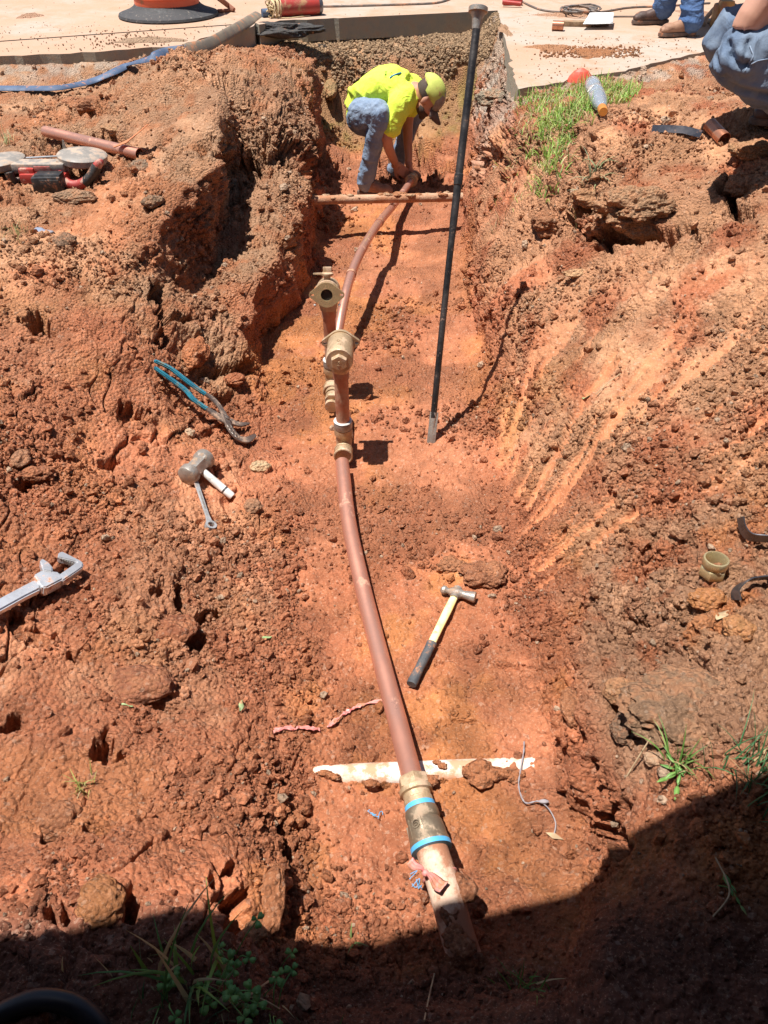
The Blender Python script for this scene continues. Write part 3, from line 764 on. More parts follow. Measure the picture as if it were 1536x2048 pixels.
# dirt spilled over the paving
def on_paving(n, px0, px1, py0, py1, smin, smax, name, colr):
    v = []; sz = []
    while len(v) < n:
        q = P(rr.uniform(px0, px1), rr.uniform(py0, py1), ROAD + .004)
        if pave_dist(np.array([q.x]), np.array([q.y]))[0] > .03:
            v.append(tuple(q)); sz.append(rr.uniform(smin, smax) * (1 + min(rr.paretovariate(3), 3) * .3))
    return v, sz
allv, alls, allc = [], [], []
for args, cl in (((260, 1030, 1500, 70, 160, .002, .005), (.50, .28, .16)), ((330, 1080, 1280, 94, 116, .003, .009), (.46, .22, .11)), ((160, 0, 520, 50, 112, .002, .004), (.46, .30, .2)), ((120, 180, 330, 60, 95, .003, .006), (.40, .24, .15)), ((180, 0, 1536, 5, 90, .002, .004), (.5, .34, .23))):
    v_, s_ = on_paving(*args, '', None); allv += v_; alls += s_; allc += [cl] * len(v_)
sv = np.array(allv); ss = np.array(alls)
_pt, _dir = pt, dir3
pt = sv.astype(np.float32); dir3 = np.tile([0, 0, 1.0], (len(sv), 1))
scatter('dirt_on_paving', np.arange(len(sv)), ss.astype(np.float32), np.array(allc) * RNG.uniform(.7, 1.2, (len(sv), 1)), grid=False)
pt, dir3 = _pt, _dir
# thin smears of clay trodden over the paving
def smear(px, py, rx, ry, colr, seed):
    c = P(px, py, ROAD + .004); ex = (P(px + rx, py, ROAD) - P(px, py, ROAD)).length; ey = abs(P(px, py - ry, ROAD).y - P(px, py, ROAD).y)
    na, nb = 40, 9
    v = [(c.x, c.y, c.z + .009)]; r3 = random.Random(seed); ph = [r3.uniform(0, 6.28) for _ in range(6)]
    f = []
    for j in range(1, nb):
        for k in range(na):
            a = 2 * math.pi * k / na; q = j / (nb - 1); w = 1 + .2 * math.sin(3 * a + ph[0]) + .16 * math.sin(5 * a + ph[1]) + .1 * math.sin(11 * a + ph[2]) + .06 * math.sin(17 * a + ph[3])
            h = (1 - q) ** .6 * .014 * (1 + .5 * math.sin(9 * a + j)) - (.002 if j == nb - 1 else 0)
            v.append((c.x + ex * q * w * math.cos(a), c.y + ey * q * w * math.sin(a), c.z + h))
    for k in range(na): f.append((0, 1 + k, 1 + (k + 1) % na))
    fq = [(1 + (j - 1) * na + k, 1 + j * na + k, 1 + j * na + (k + 1) % na, 1 + (j - 1) * na + (k + 1) % na) for j in range(1, nb - 1) for k in range(na)]
    m_ = bpy.data.meshes.new('clay_smear'); m_.from_pydata(v, [], f + fq); m_.update()
    for q in m_.polygons: q.use_smooth = True
    set_col(m_, np.tile(colr, (len(v), 1))); m_.materials.append(M['soil'])
    o = bpy.data.objects.new('clay_smear', m_); COL.objects.link(o); tag(o, kind='stuff')
smear(1185, 106, 46, 9, (.46, .20, .09), 1); smear(1100, 96, 40, 7, (.50, .25, .13), 2); smear(1420, 30, 70, 8, (.5, .3, .2), 3); smear(60, 32, 22, 5, (.5, .3, .2), 4)
smear(1140, 30, 60, 5, (.52, .3, .19), 5); smear(1010, 60, 10, 12, (.5, .3, .18), 6); smear(300, 80, 60, 5, (.44, .3, .2), 7)
# ================================================================== THE WATER LINE
def grp(name, loc, label, cat, group=None): return empty(name, loc, label, cat, group)
V3 = Vector
RX, RY1, RY2 = P(687, 905, .05).x, 2.47, 2.93
setter = grp('water_service_line', (RX, RY1, 0), 'long copper water line with two brass risers running down the middle of the trench', 'pipe')
# front run: from the tee towards the camera, sagging a little, to the coupling on the white pipe
c0 = P(684, 925, .055); c3 = P(826, 1562, .135)
front = bez([c0, P(697, 1040, .045), P(722, 1160, .045), P(757, 1300, .057), P(797, 1450, .092), c3], 8)
m = MB(); m.tube(front, .0262, 24, inner=None); m.build('front_pipe', M['copper'], setter)
def riser(X, Y, ztop, back, nm):
    """tee at the foot, pipe, adaptor, brass elbow"""
    m = MB(); zb = .052
    m.tube([(X, Y - .075, zb), (X, Y - .035, zb), (X, Y - .034, zb), (X, Y + .034, zb), (X, Y + .035, zb), (X, Y + .075, zb)], [.034, .034, .030, .030, .034, .034], 24)
    m.lathe([(.029, 0), (.029, .05), (.034, .052), (.036, .066), (.034, .08), (.031, .082)], 24, Matrix.Translation((X, Y, zb)))
    m.ring((X, Y - .074, zb), (0, 1, 0), .033, .005); m.ring((X, Y - .038, zb), (0, 1, 0), .033, .004)
    m.build('tee_fitting', M['brass'], setter)
    m = MB(); m.lathe([(.0345, 0), (.0355, .004), (.0355, .024), (.0345, .028)], 28, Matrix.Translation((X, Y, zb + .083))); m.build('compression_collar', M['steel_worn'], setter)
    m = MB(); m.lathe([(.033, 0), (.036, .003), (.033, .006)], 28, Matrix.Translation((X, Y, zb + .112))); m.build('gasket', M['gasket'], setter)
    m = MB(); m.tube([(X, Y, zb + .11), (X, Y, ztop - .09)], .0262, 24); m.build('riser_pipe', M['copper_dusty'], setter)
    m = MB(); m.lathe([(.0262, 0), (.030, .001), (.030, .035), (.033, .038), (.033, .062), (.031, .066), (.031, .09)], 28, Matrix.Translation((X, Y, ztop - .135))); m.build('sweat_adaptor', M['copper_dusty'], setter)
    m = MB()
    for k in (-1, 1): m.box((X + k * .012, Y - .033, ztop - .085), (.018, .006, .022), bev=.002)
    m.build('adaptor_lug', M['brass'], setter)
def flange(cx, cy, cz, fy, parent):
    """oval meter flange in the XZ plane with two slotted ears and a round port"""
    cand = [(.048 * math.cos(a), .048 * math.sin(a)) for a in np.linspace(0, 2 * math.pi, 72, endpoint=False)]
    for k in (-1, 1): cand += [(k * .0565 + .0135 * math.cos(a), .0135 * math.sin(a)) for a in np.linspace(0, 2 * math.pi, 24, endpoint=False)]
    cand = sorted(set((round(a, 6), round(b, 6)) for a, b in cand))
    def half(c):
        h = []
        for q in c:
            while len(h) > 1 and (h[-1][0] - h[-2][0]) * (q[1] - h[-2][1]) - (h[-1][1] - h[-2][1]) * (q[0] - h[-2][0]) <= 0: h.pop()
            h.append(q)
        return h[:-1]
    out = half(cand) + half(cand[::-1])
    def hole(x0, rx, rz): return [(x0 + rx * math.cos(-2 * math.pi * k / 16), rz * math.sin(-2 * math.pi * k / 16)) for k in range(16)]
    m = MB(); b = bmesh.new()
    loops = [out, hole(0, .0235, .0235), hole(.0575, .0078, .0055), hole(-.0575, .0078, .0055)]
    es = []
    for lp in loops:
        vv = [b.verts.new((x_, 0, z_)) for x_, z_ in lp]
        es += [b.edges.new((vv[i], vv[(i + 1) % len(vv)])) for i in range(len(vv))]
    r = bmesh.ops.triangle_fill(b, use_beauty=True, use_dissolve=False, edges=es)
    e = bmesh.ops.extrude_face_region(b, geom=b.faces[:])
    for v in e['geom']:
        if isinstance(v, bmesh.types.BMVert): v.co.y += fy
    bmesh.ops.recalc_face_normals(b, faces=b.faces[:])
    b.transform(Matrix.Translation((cx, cy, cz))); m._merge(b)
    return m
# --- front riser: capped angle check valve, its flange looks away from the camera
riser(RX, RY1, .49, False, 'a')
zc = .462
m = MB()
m.tube([(RX, RY1 - .066, zc), (RX, RY1 - .061, zc), (RX, RY1 + .06, zc)], [.0455, .0485, .0475], 36)
m.lathe([(.032, 0), (.037, .02), (.044, .06)], 28, Matrix.Translation((RX, RY1, zc - .075)))
m.build('angle_valve_body', M['brass'], setter)
m = MB(); m.lathe([(.0305, 0), (.0305, .014), (.028, .018), (.0, .018)], 36, Matrix.Translation((RX, RY1 - .0655, zc)) @ Matrix.Rotation(R(90), 4, 'X') @ Matrix.Rotation(R(30), 4, 'Z'), hexa=(0, 1, 2)); cap = m.build('hex_cap', M['brass'], setter)
m = flange(RX, RY1 + .058, zc + .004, .013, setter); m.build('oval_flange', M['brass'], setter)
# cast marks on the body
m = MB()
m.ring((RX - .004, RY1 - .005, zc + .0482), (0, 0, 1), .0055, .0014, 12, 6); m.box((RX, RY1 - .03, zc + .0482), (.014, .003, .002), bev=.0006)
m.ring((RX, RY1 - .0835, zc + .004), (0, 1, 0), .004, .0010, 12, 5); m.box((RX, RY1 - .0835, zc - .007), (.012, .002, .003), bev=.0005)
m.build('cast_mark', M['brass'], cap)
# --- back riser: ball valve with lock wing, flange and open port facing the camera
X2 = P(665, 765, .05).x
riser(X2, RY2, .50, True, 'b')
zv = .477
TB = Matrix.Translation((X2, RY2, zv)) @ Matrix.Rotation(R(-13), 4, 'X') @ Matrix.Translation((-X2, -RY2, -zv))
m = MB(); m.tube([(X2, RY2 - .05, zv), (X2, RY2 + .045, zv), (X2, RY2 + .055, zv)], [.044, .048, .036], 32)
m.lathe([(.032, 0), (.037, .02), (.045, .06)], 28, Matrix.Translation((X2, RY2, zv - .075)))
m.ring((X2, RY2 - .03, zv), (0, 1, 0), .046, .005)
m.build('ball_valve_body', M['brass'], setter, M=TB)
m = flange(X2, RY2 - .070, zv, .013, setter); fl = m.build('oval_flange', M['brass_face'], setter, M=TB)
m = MB(); m.tube([(X2, RY2 - .060, zv), (X2, RY2 - .03, zv)], .0236, 28); m.build('port_bore', M['iron_black'], fl, M=TB)
for r_ in (.024, .029, .034):
    pass
m = MB()
for k in (-1, 1): m.ell((X2 + k * .048, RY2 - .062, zv - .040), (.006, .005, .006), sub=2)
m.build('seal_pin', M['gasket'], setter, M=TB)
m = MB(); m.lathe([(.013, 0), (.013, .02), (.023, .022), (.0245, .03), (.018, .034)], 28, Matrix.Translation((X2, RY2 - .005, zv + .042)))
m.box((X2 + .001, RY2 - .003, zv + .085), (.034, .013, .022), bev=.003); 
m.build('lock_wing', M['brass'], setter, M=TB)
m = MB(); m.prism([(.01, -.009), (.01, .009), (-.030, .009), (-.044, .005), (-.046, 0), (-.044, -.005), (-.030, -.009)], .006, Matrix.Translation((X2 - .010, RY2 - .008, zv + .070)), .001); m.build('lock_tab', M['brass'], setter, M=TB)
# --- bypass between the two feet, with its own small stop
m = MB(); m.tube([(RX, RY1 + .07, .055), (RX, RY1 + .2, .06), (X2, RY2 - .07, .055)], .022, 20); m.build('bypass_pipe', M['copper_dusty'], setter)
m = MB()
for yy, r_ in ((RY2 - .10, .031), (RY2 - .125, .028), (RY2 - .15, .030), (RY2 - .19, .027)): m.tube([(X2 + .006, yy - .01, .058), (X2 + .006, yy + .01, .058)], r_, 24)
m.box((X2 + .008, RY2 - .17, .095), (.034, .026, .02), bev=.003); m.lathe([(.012, 0), (.012, .04)], 16, Matrix.Translation((X2 + .008, RY2 - .17, .06)))
m.build('bypass_valve', M['brass'], setter)
# --- back run up the trench
brun = bez([(X2, RY2 + .07, .07), P(672, 690, .10), P(686, 612, .19), P(702, 550, .245), P(726, 496, .25), P(757, 447, .20), (P(789, 408, .12)), P(811, 378, .095), P(822, 362, .085)], 8)
m = MB(); m.tube(brun, .0225, 22); m.build('back_pipe', M['copper'], setter)
e0 = brun[-1]; ed = (brun[-1] - brun[-4]).normalized(); FR = frame(e0, ed)
m = MB()
m.tube([FR @ V3((t_, 0, 0)) for t_ in (-.02, 0, .001, .03, .031, .06, .061, .085)], [.031, .034, .042, .042, .036, .036, .040, .034], 24)
m.build('end_coupling', M['brass'], setter)
for k_, ii in enumerate((24, 40)):
    a_, b_ = brun[ii], brun[ii + 1]; m = MB(); m.tube([a_, b_ * .6 + a_ * .4], .0250, 20); m.build('sleeve', M['copper_dusty'], setter)
# --- transition coupling onto the white pipe, nearest the camera
k1 = P(868, 1716, .125); kd = (k1 - c3).normalized(); FK = frame(c3 - kd * .01, kd); LK = (k1 - c3).length
def lx(prof): return FK @ Matrix.Rotation(R(90), 4, 'Y')
LKm = FK @ Matrix.Rotation(R(90), 4, 'Y')
m = MB(); u = LK / .205
m.lathe([(.027, 0), (.036, .001), (.0375, .004), (.0375, .028 * u), (.034, .031 * u), (.040, .034 * u), (.040, .046 * u), (.034, .049 * u), (.033, .062 * u), (.035, .064 * u), (.035, .078 * u), (.03, .08 * u)], 36, LKm, hexa=(1, 2, 3))
m.build('coupling_nut', M['brass'], setter)
m = MB(); m.lathe([(.030, .078 * u), (.0365, .079 * u), (.0365, .091 * u), (.03, .093 * u)], 32, LKm); m.build('blue_ring', M['blue'], setter)
m = MB(); m.lathe([(.03, .091 * u), (.038, .092 * u), (.040, .10 * u), (.040, .116 * u), (.037, .122 * u), (.041, .13 * u), (.0435, .15 * u), (.0445, .172 * u), (.046, .176 * u), (.046, .186 * u), (.03, .187 * u)], 40, LKm)
for a_ in (200, 245, 290, 335): 
    q = R(a_); m.box((0, 0, 0), (.004, .006, .05 * u), LKm @ Matrix.Rotation(q, 4, 'Z') @ Matrix.Translation((.0425, 0, .148 * u)), bev=.001)
cb = m.build('coupling_body', M['steel_worn'], setter); cb.data.materials[0] = mat('bronze_dull', (.30, .235, .16), .45, .6, (.22, .17, .12), 20, .3, 18, .4, 90, (.36, .26, .18))
q = LKm @ Matrix.Rotation(R(215), 4, 'Z') @ Matrix.Translation((.0445, 0, .140 * u)) @ Matrix.Rotation(R(90), 4, 'Y')
m = MB(); m.ring((0, 0, 0), (0, 0, 1), .009, .0012, 24, 6, q)
m.tube([q @ V3(t_) for t_ in ((-.003, .004, 0), (-.003, -.002, 0), (0, -.005, 0), (.003, -.002, 0), (.003, .004, 0))], .0009, 6); m.build('cast_mark', cb.data.materials[0], cb)
m = MB(); m.lathe([(.031, .184 * u), (.0475, .185 * u), (.0475, .197 * u), (.031, .199 * u)], 40, LKm); m.build('blue_ring', M['blue'], setter)

# the white pipe from the coupling down into the near bank
wp = grp('buried_plastic_pipe', tuple(P(900, 1800, .1)), 'muddy white plastic pipe running from the brass coupling into the near bank', 'pipe')
pw = bez([FK @ V3((.19 * u, 0, 0)), P(893, 1790, .112), P(912, 1860, .095), P(930, 1915, .07), P(945, 1960, -.02), P(955, 1990, -.08)], 8)
m = MB(); m.tube(pw, .0365, 28); m.build('pipe_wall', M['pvc_muddy'], wp)
def lump(name, c, r, sub, mt, parent=None, amp=.25, sc=1.0, seed=0, colr=None, rot=None, build=True, sq=1):
    """an irregular lump of soil or stone"""
    b = bmesh.new(); bmesh.ops.create_icosphere(b, subdivisions=sub, radius=1)
    v = np.array([q.co[:] for q in b.verts], np.float32); f = np.array([[q.index for q in w.verts] for w in b.faces]); b.free()
    w1, w2, ri = worley(v * 1.7 + seed * 5.1, 3 + seed)
    h = 1 + amp * fbm(v + seed * 3.7, 1.1, 3, seed) + amp * .45 * (np.sqrt(np.clip(.5 - w1 ** 2, 0, 1)) - .3) + amp * .22 * fbm(v + seed, 5, 3, seed + 5)
    if sub >= 5:
        w1, _, ri2 = worley(v * 13 + seed * 1.3, 19 + seed)
        h += amp * .09 * np.sqrt(np.clip(.5 - w1 ** 2, 0, 1)) + amp * .12 * fbm(v + seed, 11, 3, seed + 8)
    if sub >= 4:
        w1, _, ri2 = worley(v * 6 + seed * 2.3, 9 + seed)
        h += amp * .16 * np.sqrt(np.clip(.5 - w1 ** 2, 0, 1))
    v = v * h[:, None] * np.array(r)
    if rot: v = v @ np.array(rot.to_matrix()).T
    off = np.array(c) if parent is None else np.array(c) - np.array(parent.matrix_basis.translation)
    me = mesh_np(name, v, f, True)
    base = np.array(colr if colr is not None else (.42, .16, .08))
    nn = fbm(v / max(r) + seed, 2.5, 4, 60 + seed); n5 = fbm(v / max(r) + seed, 9, 3, 70)
    cc_ = base[None] * np.array([[1.20, 1.16, 1.05]]) * (1 + .28 * nn[:, None] + .18 * n5[:, None])
    if amp < .6 and base[0] > .2: cc_ = cc_ * (1 - sstep(-.1, .4, n5 + nn)[:, None] * .5) + np.array([[.54, .235, .115]]) * sstep(-.1, .4, n5 + nn)[:, None] * .5
    set_col(me, np.clip(cc_, .01, .9)); me.materials.append(mt)
    o = bpy.data.objects.new(name, me); o.location = off; COL.objects.link(o)
    if parent: o.parent = parent
    return o
for i, (px, py, s_) in enumerate(((873, 1722, .016), (925, 1775, .02), (898, 1820, .017), (905, 1870, .015), (925, 1890, .018), (880, 1745, .012))):
    q = P(px, py, .13); lump('mud_cake', q, (s_ * 1.3, s_ * 1.3, s_ * .5), 3, M['soil'], wp, .5, seed=i + 3, colr=(.30, .12, .065))

# pipe crossing under the near run
def cross_pipe(name, a, b, r, mt, label, bow=0, seed=0, n=40):
    t = grp(name, tuple((a + b) / 2), label, 'pipe')
    pts = [a.lerp(b, k / n) + V3((0, 0, bow * math.sin(math.pi * k / n))) for k in range(n + 1)]
    m = MB(); m.tube(pts, r, 24); o = m.build('pipe_wall', mt, t); return t, pts
cw, cwp = cross_pipe('crossing_plastic_pipe', P(592, 1556, -.016), P(1092, 1536, -.012), .031, M['pvc'], 'white mud-smeared plastic pipe half buried across the trench under the copper line')
for i, (px, py, s_) in enumerate(((668, 1552, .010), (945, 1545, .015), (965, 1535, .018), (985, 1550, .018), (1010, 1545, .016), (1030, 1552, .015), (965, 1560, .016), (740, 1566, .012), (860, 1562, .012), (650, 1545, .01), (885, 1530, .008), (875, 1524, .006))):
    q = P(px, py, .022); lump('mud_cake', q, (s_ * 1.7, s_ * 1.0, s_ * .55), 3, M['soil'], cw, .6, seed=i + 11, colr=(.42, .17, .085))
cb2, pp = cross_pipe('crossing_muddy_pipe', P(596, 401, .19), P(925, 394, .19), .026, M['pipe_mud'], 'mud-caked tan pipe spanning the trench in front of the worker', .0, n=30)
for i in range(34):
    q = pp[rr.randrange(0, 31)]; q = q + V3((rr.uniform(-.04, .04), rr.uniform(-.016, .016), rr.uniform(.010, .024)))
    lump('mud_cake', q, (rr.uniform(.02, .04), .014, .011), 2, M['soil'], cb2, .5, seed=i, colr=rr.choice([(.50, .33, .22), (.42, .19, .10), (.56, .40, .28)]))

# ================================================================== DIGGING BAR
ba = P(861, 890, .0) + V3((0, 0, -.02)); bb_dir = None
def at_depth(px, py, dep):
    t = (py - 1024) / F
    return V3(((px - 768) / F * dep, dep * (CT - t * ST), CAM_H - dep * (ST + t * CT)))
bt = at_depth(957, 14, 2.72)
L_ = (bt - ba).length; bd = (bt - ba).normalized(); FB = frame(ba, bd, (0, -1, 0))
bar = grp('digging_bar', tuple(ba), 'tall black steel digging bar standing upright in the trench floor with a round tamping head', 'digging bar')
m = MB(); pts = [FB @ V3((q, .006 * math.sin(q * 2.2), 0)) for q in np.linspace(.13, L_ - .03, 24)]
m.tube(pts, [.0125] * 12 + [.0145] * 12, 20); m.build('shaft', M['iron_black'], bar)
m = MB(); m.box((.075, 0, 0), (.15, .034, .012), FB, bev=.003)
m.tube([FB @ V3((.06, 0, 0)), FB @ V3((.15, 0, 0))], [.006, .013], 16); m.build('chisel_tip', M['steel_worn'], bar)
m = MB(); m.tube([FB @ V3((q, 0, 0)) for q in (L_ - .07, L_ - .035, L_ - .018, L_ - .016, L_ - .002, L_)], [.015, .019, .027, .034, .034, .031], 32); m.build('tamping_head', M['steel_worn'], bar)
m = MB(); m.tube([FB @ V3((q, .006 * math.sin(q * 2.2), 0)) for q in (L_ * .63, L_ * .632, L_ * .655, L_ * .657)], [.0135, .0168, .0168, .0138], 20); m.build('weld_collar', M['iron_black'], bar)

# ================================================================== HAND TOOLS
def lay(pa, pb, lift=.0, nrm=None):
    """frame of something lying on the soil between two photo points; x runs a -> b"""
    a, n1_ = hit(*pa); b, n2_ = hit(*pb)
    n_ = (n1_ + n2_).normalized() if nrm is None else nrm
    x_ = (b - a); return frame(a + n_ * lift, x_, n_), x_.length
# ball pein hammer
FH, LH = lay((823, 1378), (912, 1196), .018)
ham = grp('ball_pein_hammer', tuple(FH.translation), 'ball pein hammer with yellow shaft and black rubber grip on the trench floor', 'hammer')
m = MB(); xs = np.linspace(0, LH * .43, 14); m.tube([FH @ V3((q, 0, .003)) for q in xs], [.0155 + .0012 * math.cos(k * .9) - (.002 if 4 < k < 9 else 0) + (.0 if k else -.002) for k in range(14)], 20, side=FH.to_3x3() @ V3((0, 1, 0)), rb=[.0125] * 14)
grip = m.build('grip', M['rubber_grip'], ham)
m = MB()
for k in range(16):
    for j in range(-1, 2): m.box((LH * .05 + k * LH * .0225, j * .006, .0155 - abs(j) * .0016), (.0035, .003, .0012), FH, bev=.0004, seg=1)
m.build('grip_tread', M['rubber_grip'], grip)
m = MB(); m.tube([FH @ V3((q, 0, .004)) for q in (LH * .42, LH * .6, LH * .8, LH * .93, LH * 1.0)], [.0125, .0125, .0135, .0125, .011], 20, side=FH.to_3x3() @ V3((0, 1, 0)), rb=[.009, .009, .0095, .009, .009]); m.build('shaft', M['handle_yellow'], ham)
FM = FH @ Matrix.Translation((LH * 1.0, 0, .006)) @ Matrix.Rotation(R(-90 + 3), 4, 'Z')
m = MB(); m.tube([FM @ V3((q, 0, 0)) for q in (-.052, -.049, -.044, -.036, -.030, -.024, -.016, 0, .014, .022, .030, .058, .062, .064)], [.004, .010, .0145, .0145, .010, .0095, .015, .018, .0165, .0125, .0135, .0175, .0175, .015], 24)
m.tube([FM @ V3((0, -.024, 0)), FM @ V3((0, .02, 0))], [.0135, .015], 20)
m.build('head', M['steel_worn'], ham)
# sledge with cut-down white handle
FS, LS = lay((372, 962), (404, 930), .036)
FS = FS @ Matrix.Scale(1.16, 4)
sl = grp('hand_sledge', tuple(FS.translation), 'short sledge hammer with scuffed steel head and white taped handle', 'hammer')
LS = .14
m = MB(); m.lathe([(.026, 0), (.031, .003), (.033, .012), (.033, .026), (.028, .034), (.029, .058), (.028, .082), (.033, .09), (.033, .104), (.031, .112), (.026, .115)], 48, FS @ Matrix.Translation((-.015, 0, 0)) @ Matrix.Rotation(R(90), 4, 'Y') @ Matrix.Rotation(R(12), 4, 'Z'), hexa=(4, 5, 6)); m.build('head', M['steel_worn'], sl)
ha = FS @ V3((.045, 0, 0)); hb = hit(466, 1000)[0] + V3((0, 0, .016))
m = MB(); hd = hb - ha; hps = [ha + hd * q for q in (.0, .3, .55, .8, .96, 1.0)]
m.tube(hps, [.0135, .0135, .0145, .0145, .0145, .0125], 18); m.build('handle', M['white_paint'], sl)
m = MB(); m.tube([ha + hd * .76, ha + hd * .80], .0149, 18); m.build('tape_band', M['steel_dark'], sl)
# box-end wrench under the sledge
FW, LW = lay((386, 968), (417, 1061), .024)
wr = grp('box_end_wrench', tuple(FW.translation), 'chrome box-end wrench lying half under the short sledge', 'wrench')
m = MB(); m.prism([(0, -.009), (LW * .35, -.0075), (LW * .8, -.0075), (LW * .93, -.011), (LW * .93, .011), (LW * .8, .0075), (LW * .35, .0075), (0, .009)], .007, FW, .0015)
m.build('shank', M['steel'], wr)
m = MB(); n = 48; prof = []
FWr = FW @ Matrix.Translation((LW, 0, 0))
vs_, fs_ = [], []
for z_ in (-.007, .007):
    for k in range(n):
        a = 2 * math.pi * k / n; vs_.append((.0195 * math.cos(a), .0195 * math.sin(a), z_))
    for k in range(n):
        a = 2 * math.pi * k / n; r_ = .0115 + .0016 * math.cos(12 * a); vs_.append((r_ * math.cos(a), r_ * math.sin(a), z_))
for k in range(n):
    j = (k + 1) % n
    fs_ += [(k, j, n + j, n + k)[::-1], (2 * n + k, 2 * n + j, 3 * n + j, 3 * n + k), (k, j, 2 * n + j, 2 * n + k), (n + k, n + j, 3 * n + j, 3 * n + k)[::-1]]
m._add(vs_, fs_, FWr); m.build('ring_end', M['steel'], wr, 50)
m = MB(); m.prism([(LW * .28, -.003), (LW * .66, -.003), (LW * .66, .003), (LW * .28, .003)], .001, FW @ Matrix.Translation((0, 0, .0036)), 0); m.build('stamped_panel', M['steel_worn'], wr)
# tongue-and-groove pliers
FP, LP = lay((318, 732), (500, 872), .020)
pl = grp('slip_joint_pliers', tuple(FP.translation), 'large tongue and groove pliers with worn blue-green handles and curved steel jaws', 'pliers')
def strip(m, pts, w, th, FRm, z=0, bev=.001):
    L1, L2 = [], []
    for i, (a, b) in enumerate(pts):
        p0 = pts[max(i - 1, 0)]; p1 = pts[min(i + 1, len(pts) - 1)]; dx, dy = p1[0] - p0[0], p1[1] - p0[1]; l_ = math.hypot(dx, dy); ww = w[i] / 2
        L1.append((a - dy / l_ * ww, b + dx / l_ * ww)); L2.append((a + dy / l_ * ww, b - dx / l_ * ww))
    m.prism(L1 + L2[::-1], th, FRm @ Matrix.Translation((0, 0, z)), bev)
FPi = FP.inverted(); nP = FP.to_3x3() @ V3((0, 0, 1))
def ip(px, py):
    d_ = ray(px, py); q_ = EYE + d_ * ((FP.translation - EYE).dot(nP) / d_.dot(nP)); v_ = FPi @ q_; return (v_.x, v_.y)
def ips(l_): return [ip(*q) for q in l_]
def sm2(l_, n=4): return [(q.x, q.y) for q in bez([V3((a, b, 0)) for a, b in ips(l_)], n)]
def stripP(l_, w, th, z, mt, nm, bev, par=pl):
    c_ = sm2(l_); ww = list(np.interp(np.linspace(0, len(w) - 1, len(c_)), range(len(w)), w)); m = MB(); strip(m, c_, ww, th, FP, z, bev); return m.build(nm, mt, par)
stripP([(307, 723), (339, 738), (364, 757), (389, 776), (411, 791)], [.017, .021, .023, .023, .020], .013, .005, M['plier_grip'], 'handle_sleeve', .004)
stripP([(309, 733), (344, 758), (372, 779), (389, 798), (416, 817)], [.016, .021, .023, .023, .020], .013, -.004, M['plier_grip'], 'handle_sleeve', .004)
stripP([(407, 788), (424, 800), (438, 816), (449, 836), (458, 858), (474, 877), (492, 882), (509, 872)], [.016, .026, .022, .026, .030, .032, .030, .012], .009, .006, M['plier_steel'], 'lower_jaw', .0015)
stripP([(411, 813), (430, 827), (447, 838), (462, 842), (480, 848), (499, 846)], [.016, .032, .044, .034, .024, .008], .009, -.003, M['plier_steel'], 'upper_jaw', .0015)
a_, b_ = ip(452, 839); m = MB(); m.lathe([(.011, 0), (.011, .004), (.007, .006)], 20, FP @ Matrix.Translation((a_, b_, .010)), hexa=(0, 1)); m.build('pivot_bolt', M['plier_steel'], pl)
m = MB()
for q in ((456, 856), (460, 863), (465, 870), (471, 876)):
    a_, b_ = ip(*q); m.ring(FP @ V3((a_, b_, .0112)), nP, .009, .0011, 16, 5)
m.build('groove', M['steel_worn'], pl)
# pipe wrench / bumper jack style adjustable wrench (cast aluminium)
FA, LA = lay((-60, 1244), (78, 1163), .030)
aw = grp('adjustable_pipe_wrench', tuple(FA.translation), 'bright aluminium pipe wrench with square hook jaw lying on the left bank', 'wrench')
s_ = LA / (math.hypot(138, 81)); 
def im(px, py, z=0):
    """photo offset -> point in the plane of the wrench"""
    o_, d_ = EYE, ray(px, py); n_ = (FA.to_3x3() @ V3((0, 0, 1))); p0 = FA @ V3((0, 0, z)); t_ = (p0 - o_).dot(n_) / d_.dot(n_); q_ = o_ + d_ * t_
    return FA.inverted() @ q_
def pts2(lst): return [tuple(im(*q).xy) for q in lst]
m = MB(); m.prism(pts2([(-60, 1232), (-60, 1262), (0, 1226), (50, 1198), (82, 1182), (76, 1160), (45, 1176), (0, 1200)]), .022, FA, .005); m.build('handle', M['alu'], aw)
m = MB(); m.prism(pts2([(66, 1158), (84, 1148), (116, 1152), (126, 1166), (92, 1184), (84, 1184), (78, 1178)]), .034, FA, .004); m.build('housing', M['alu'], aw)
m = MB(); m.prism(pts2([(112, 1160), (152, 1132), (150, 1130), (114, 1122), (116, 1112), (124, 1110), (160, 1128), (166, 1134), (164, 1142), (156, 1148), (124, 1170)]), .022, FA @ Matrix.Translation((0, 0, .004)), .003); m.build('hook_jaw', M['alu'], aw)
m = MB(); m.prism(pts2([(84, 1152), (78, 1132), (84, 1128), (96, 1136), (104, 1146), (104, 1154)]), .024, FA @ Matrix.Translation((0, 0, .010)), .003); m.build('heel_jaw', M['alu'], aw)
m = MB()
for i in range(7):
    a_ = im(118 + i * 4.6, 1121.5 + i * 1.75); m.box(FA @ V3((a_.x, a_.y, .004)), (.0035, .0035, .018), bev=.0006, seg=1)
m.build('jaw_teeth', M['steel_worn'], aw)['kind'] = 'stuff'
m = MB(); m.tube([FA @ im(68, 1164), FA @ im(84, 1156)], .011, 20); m.build('adjusting_nut', M['steel'], aw)

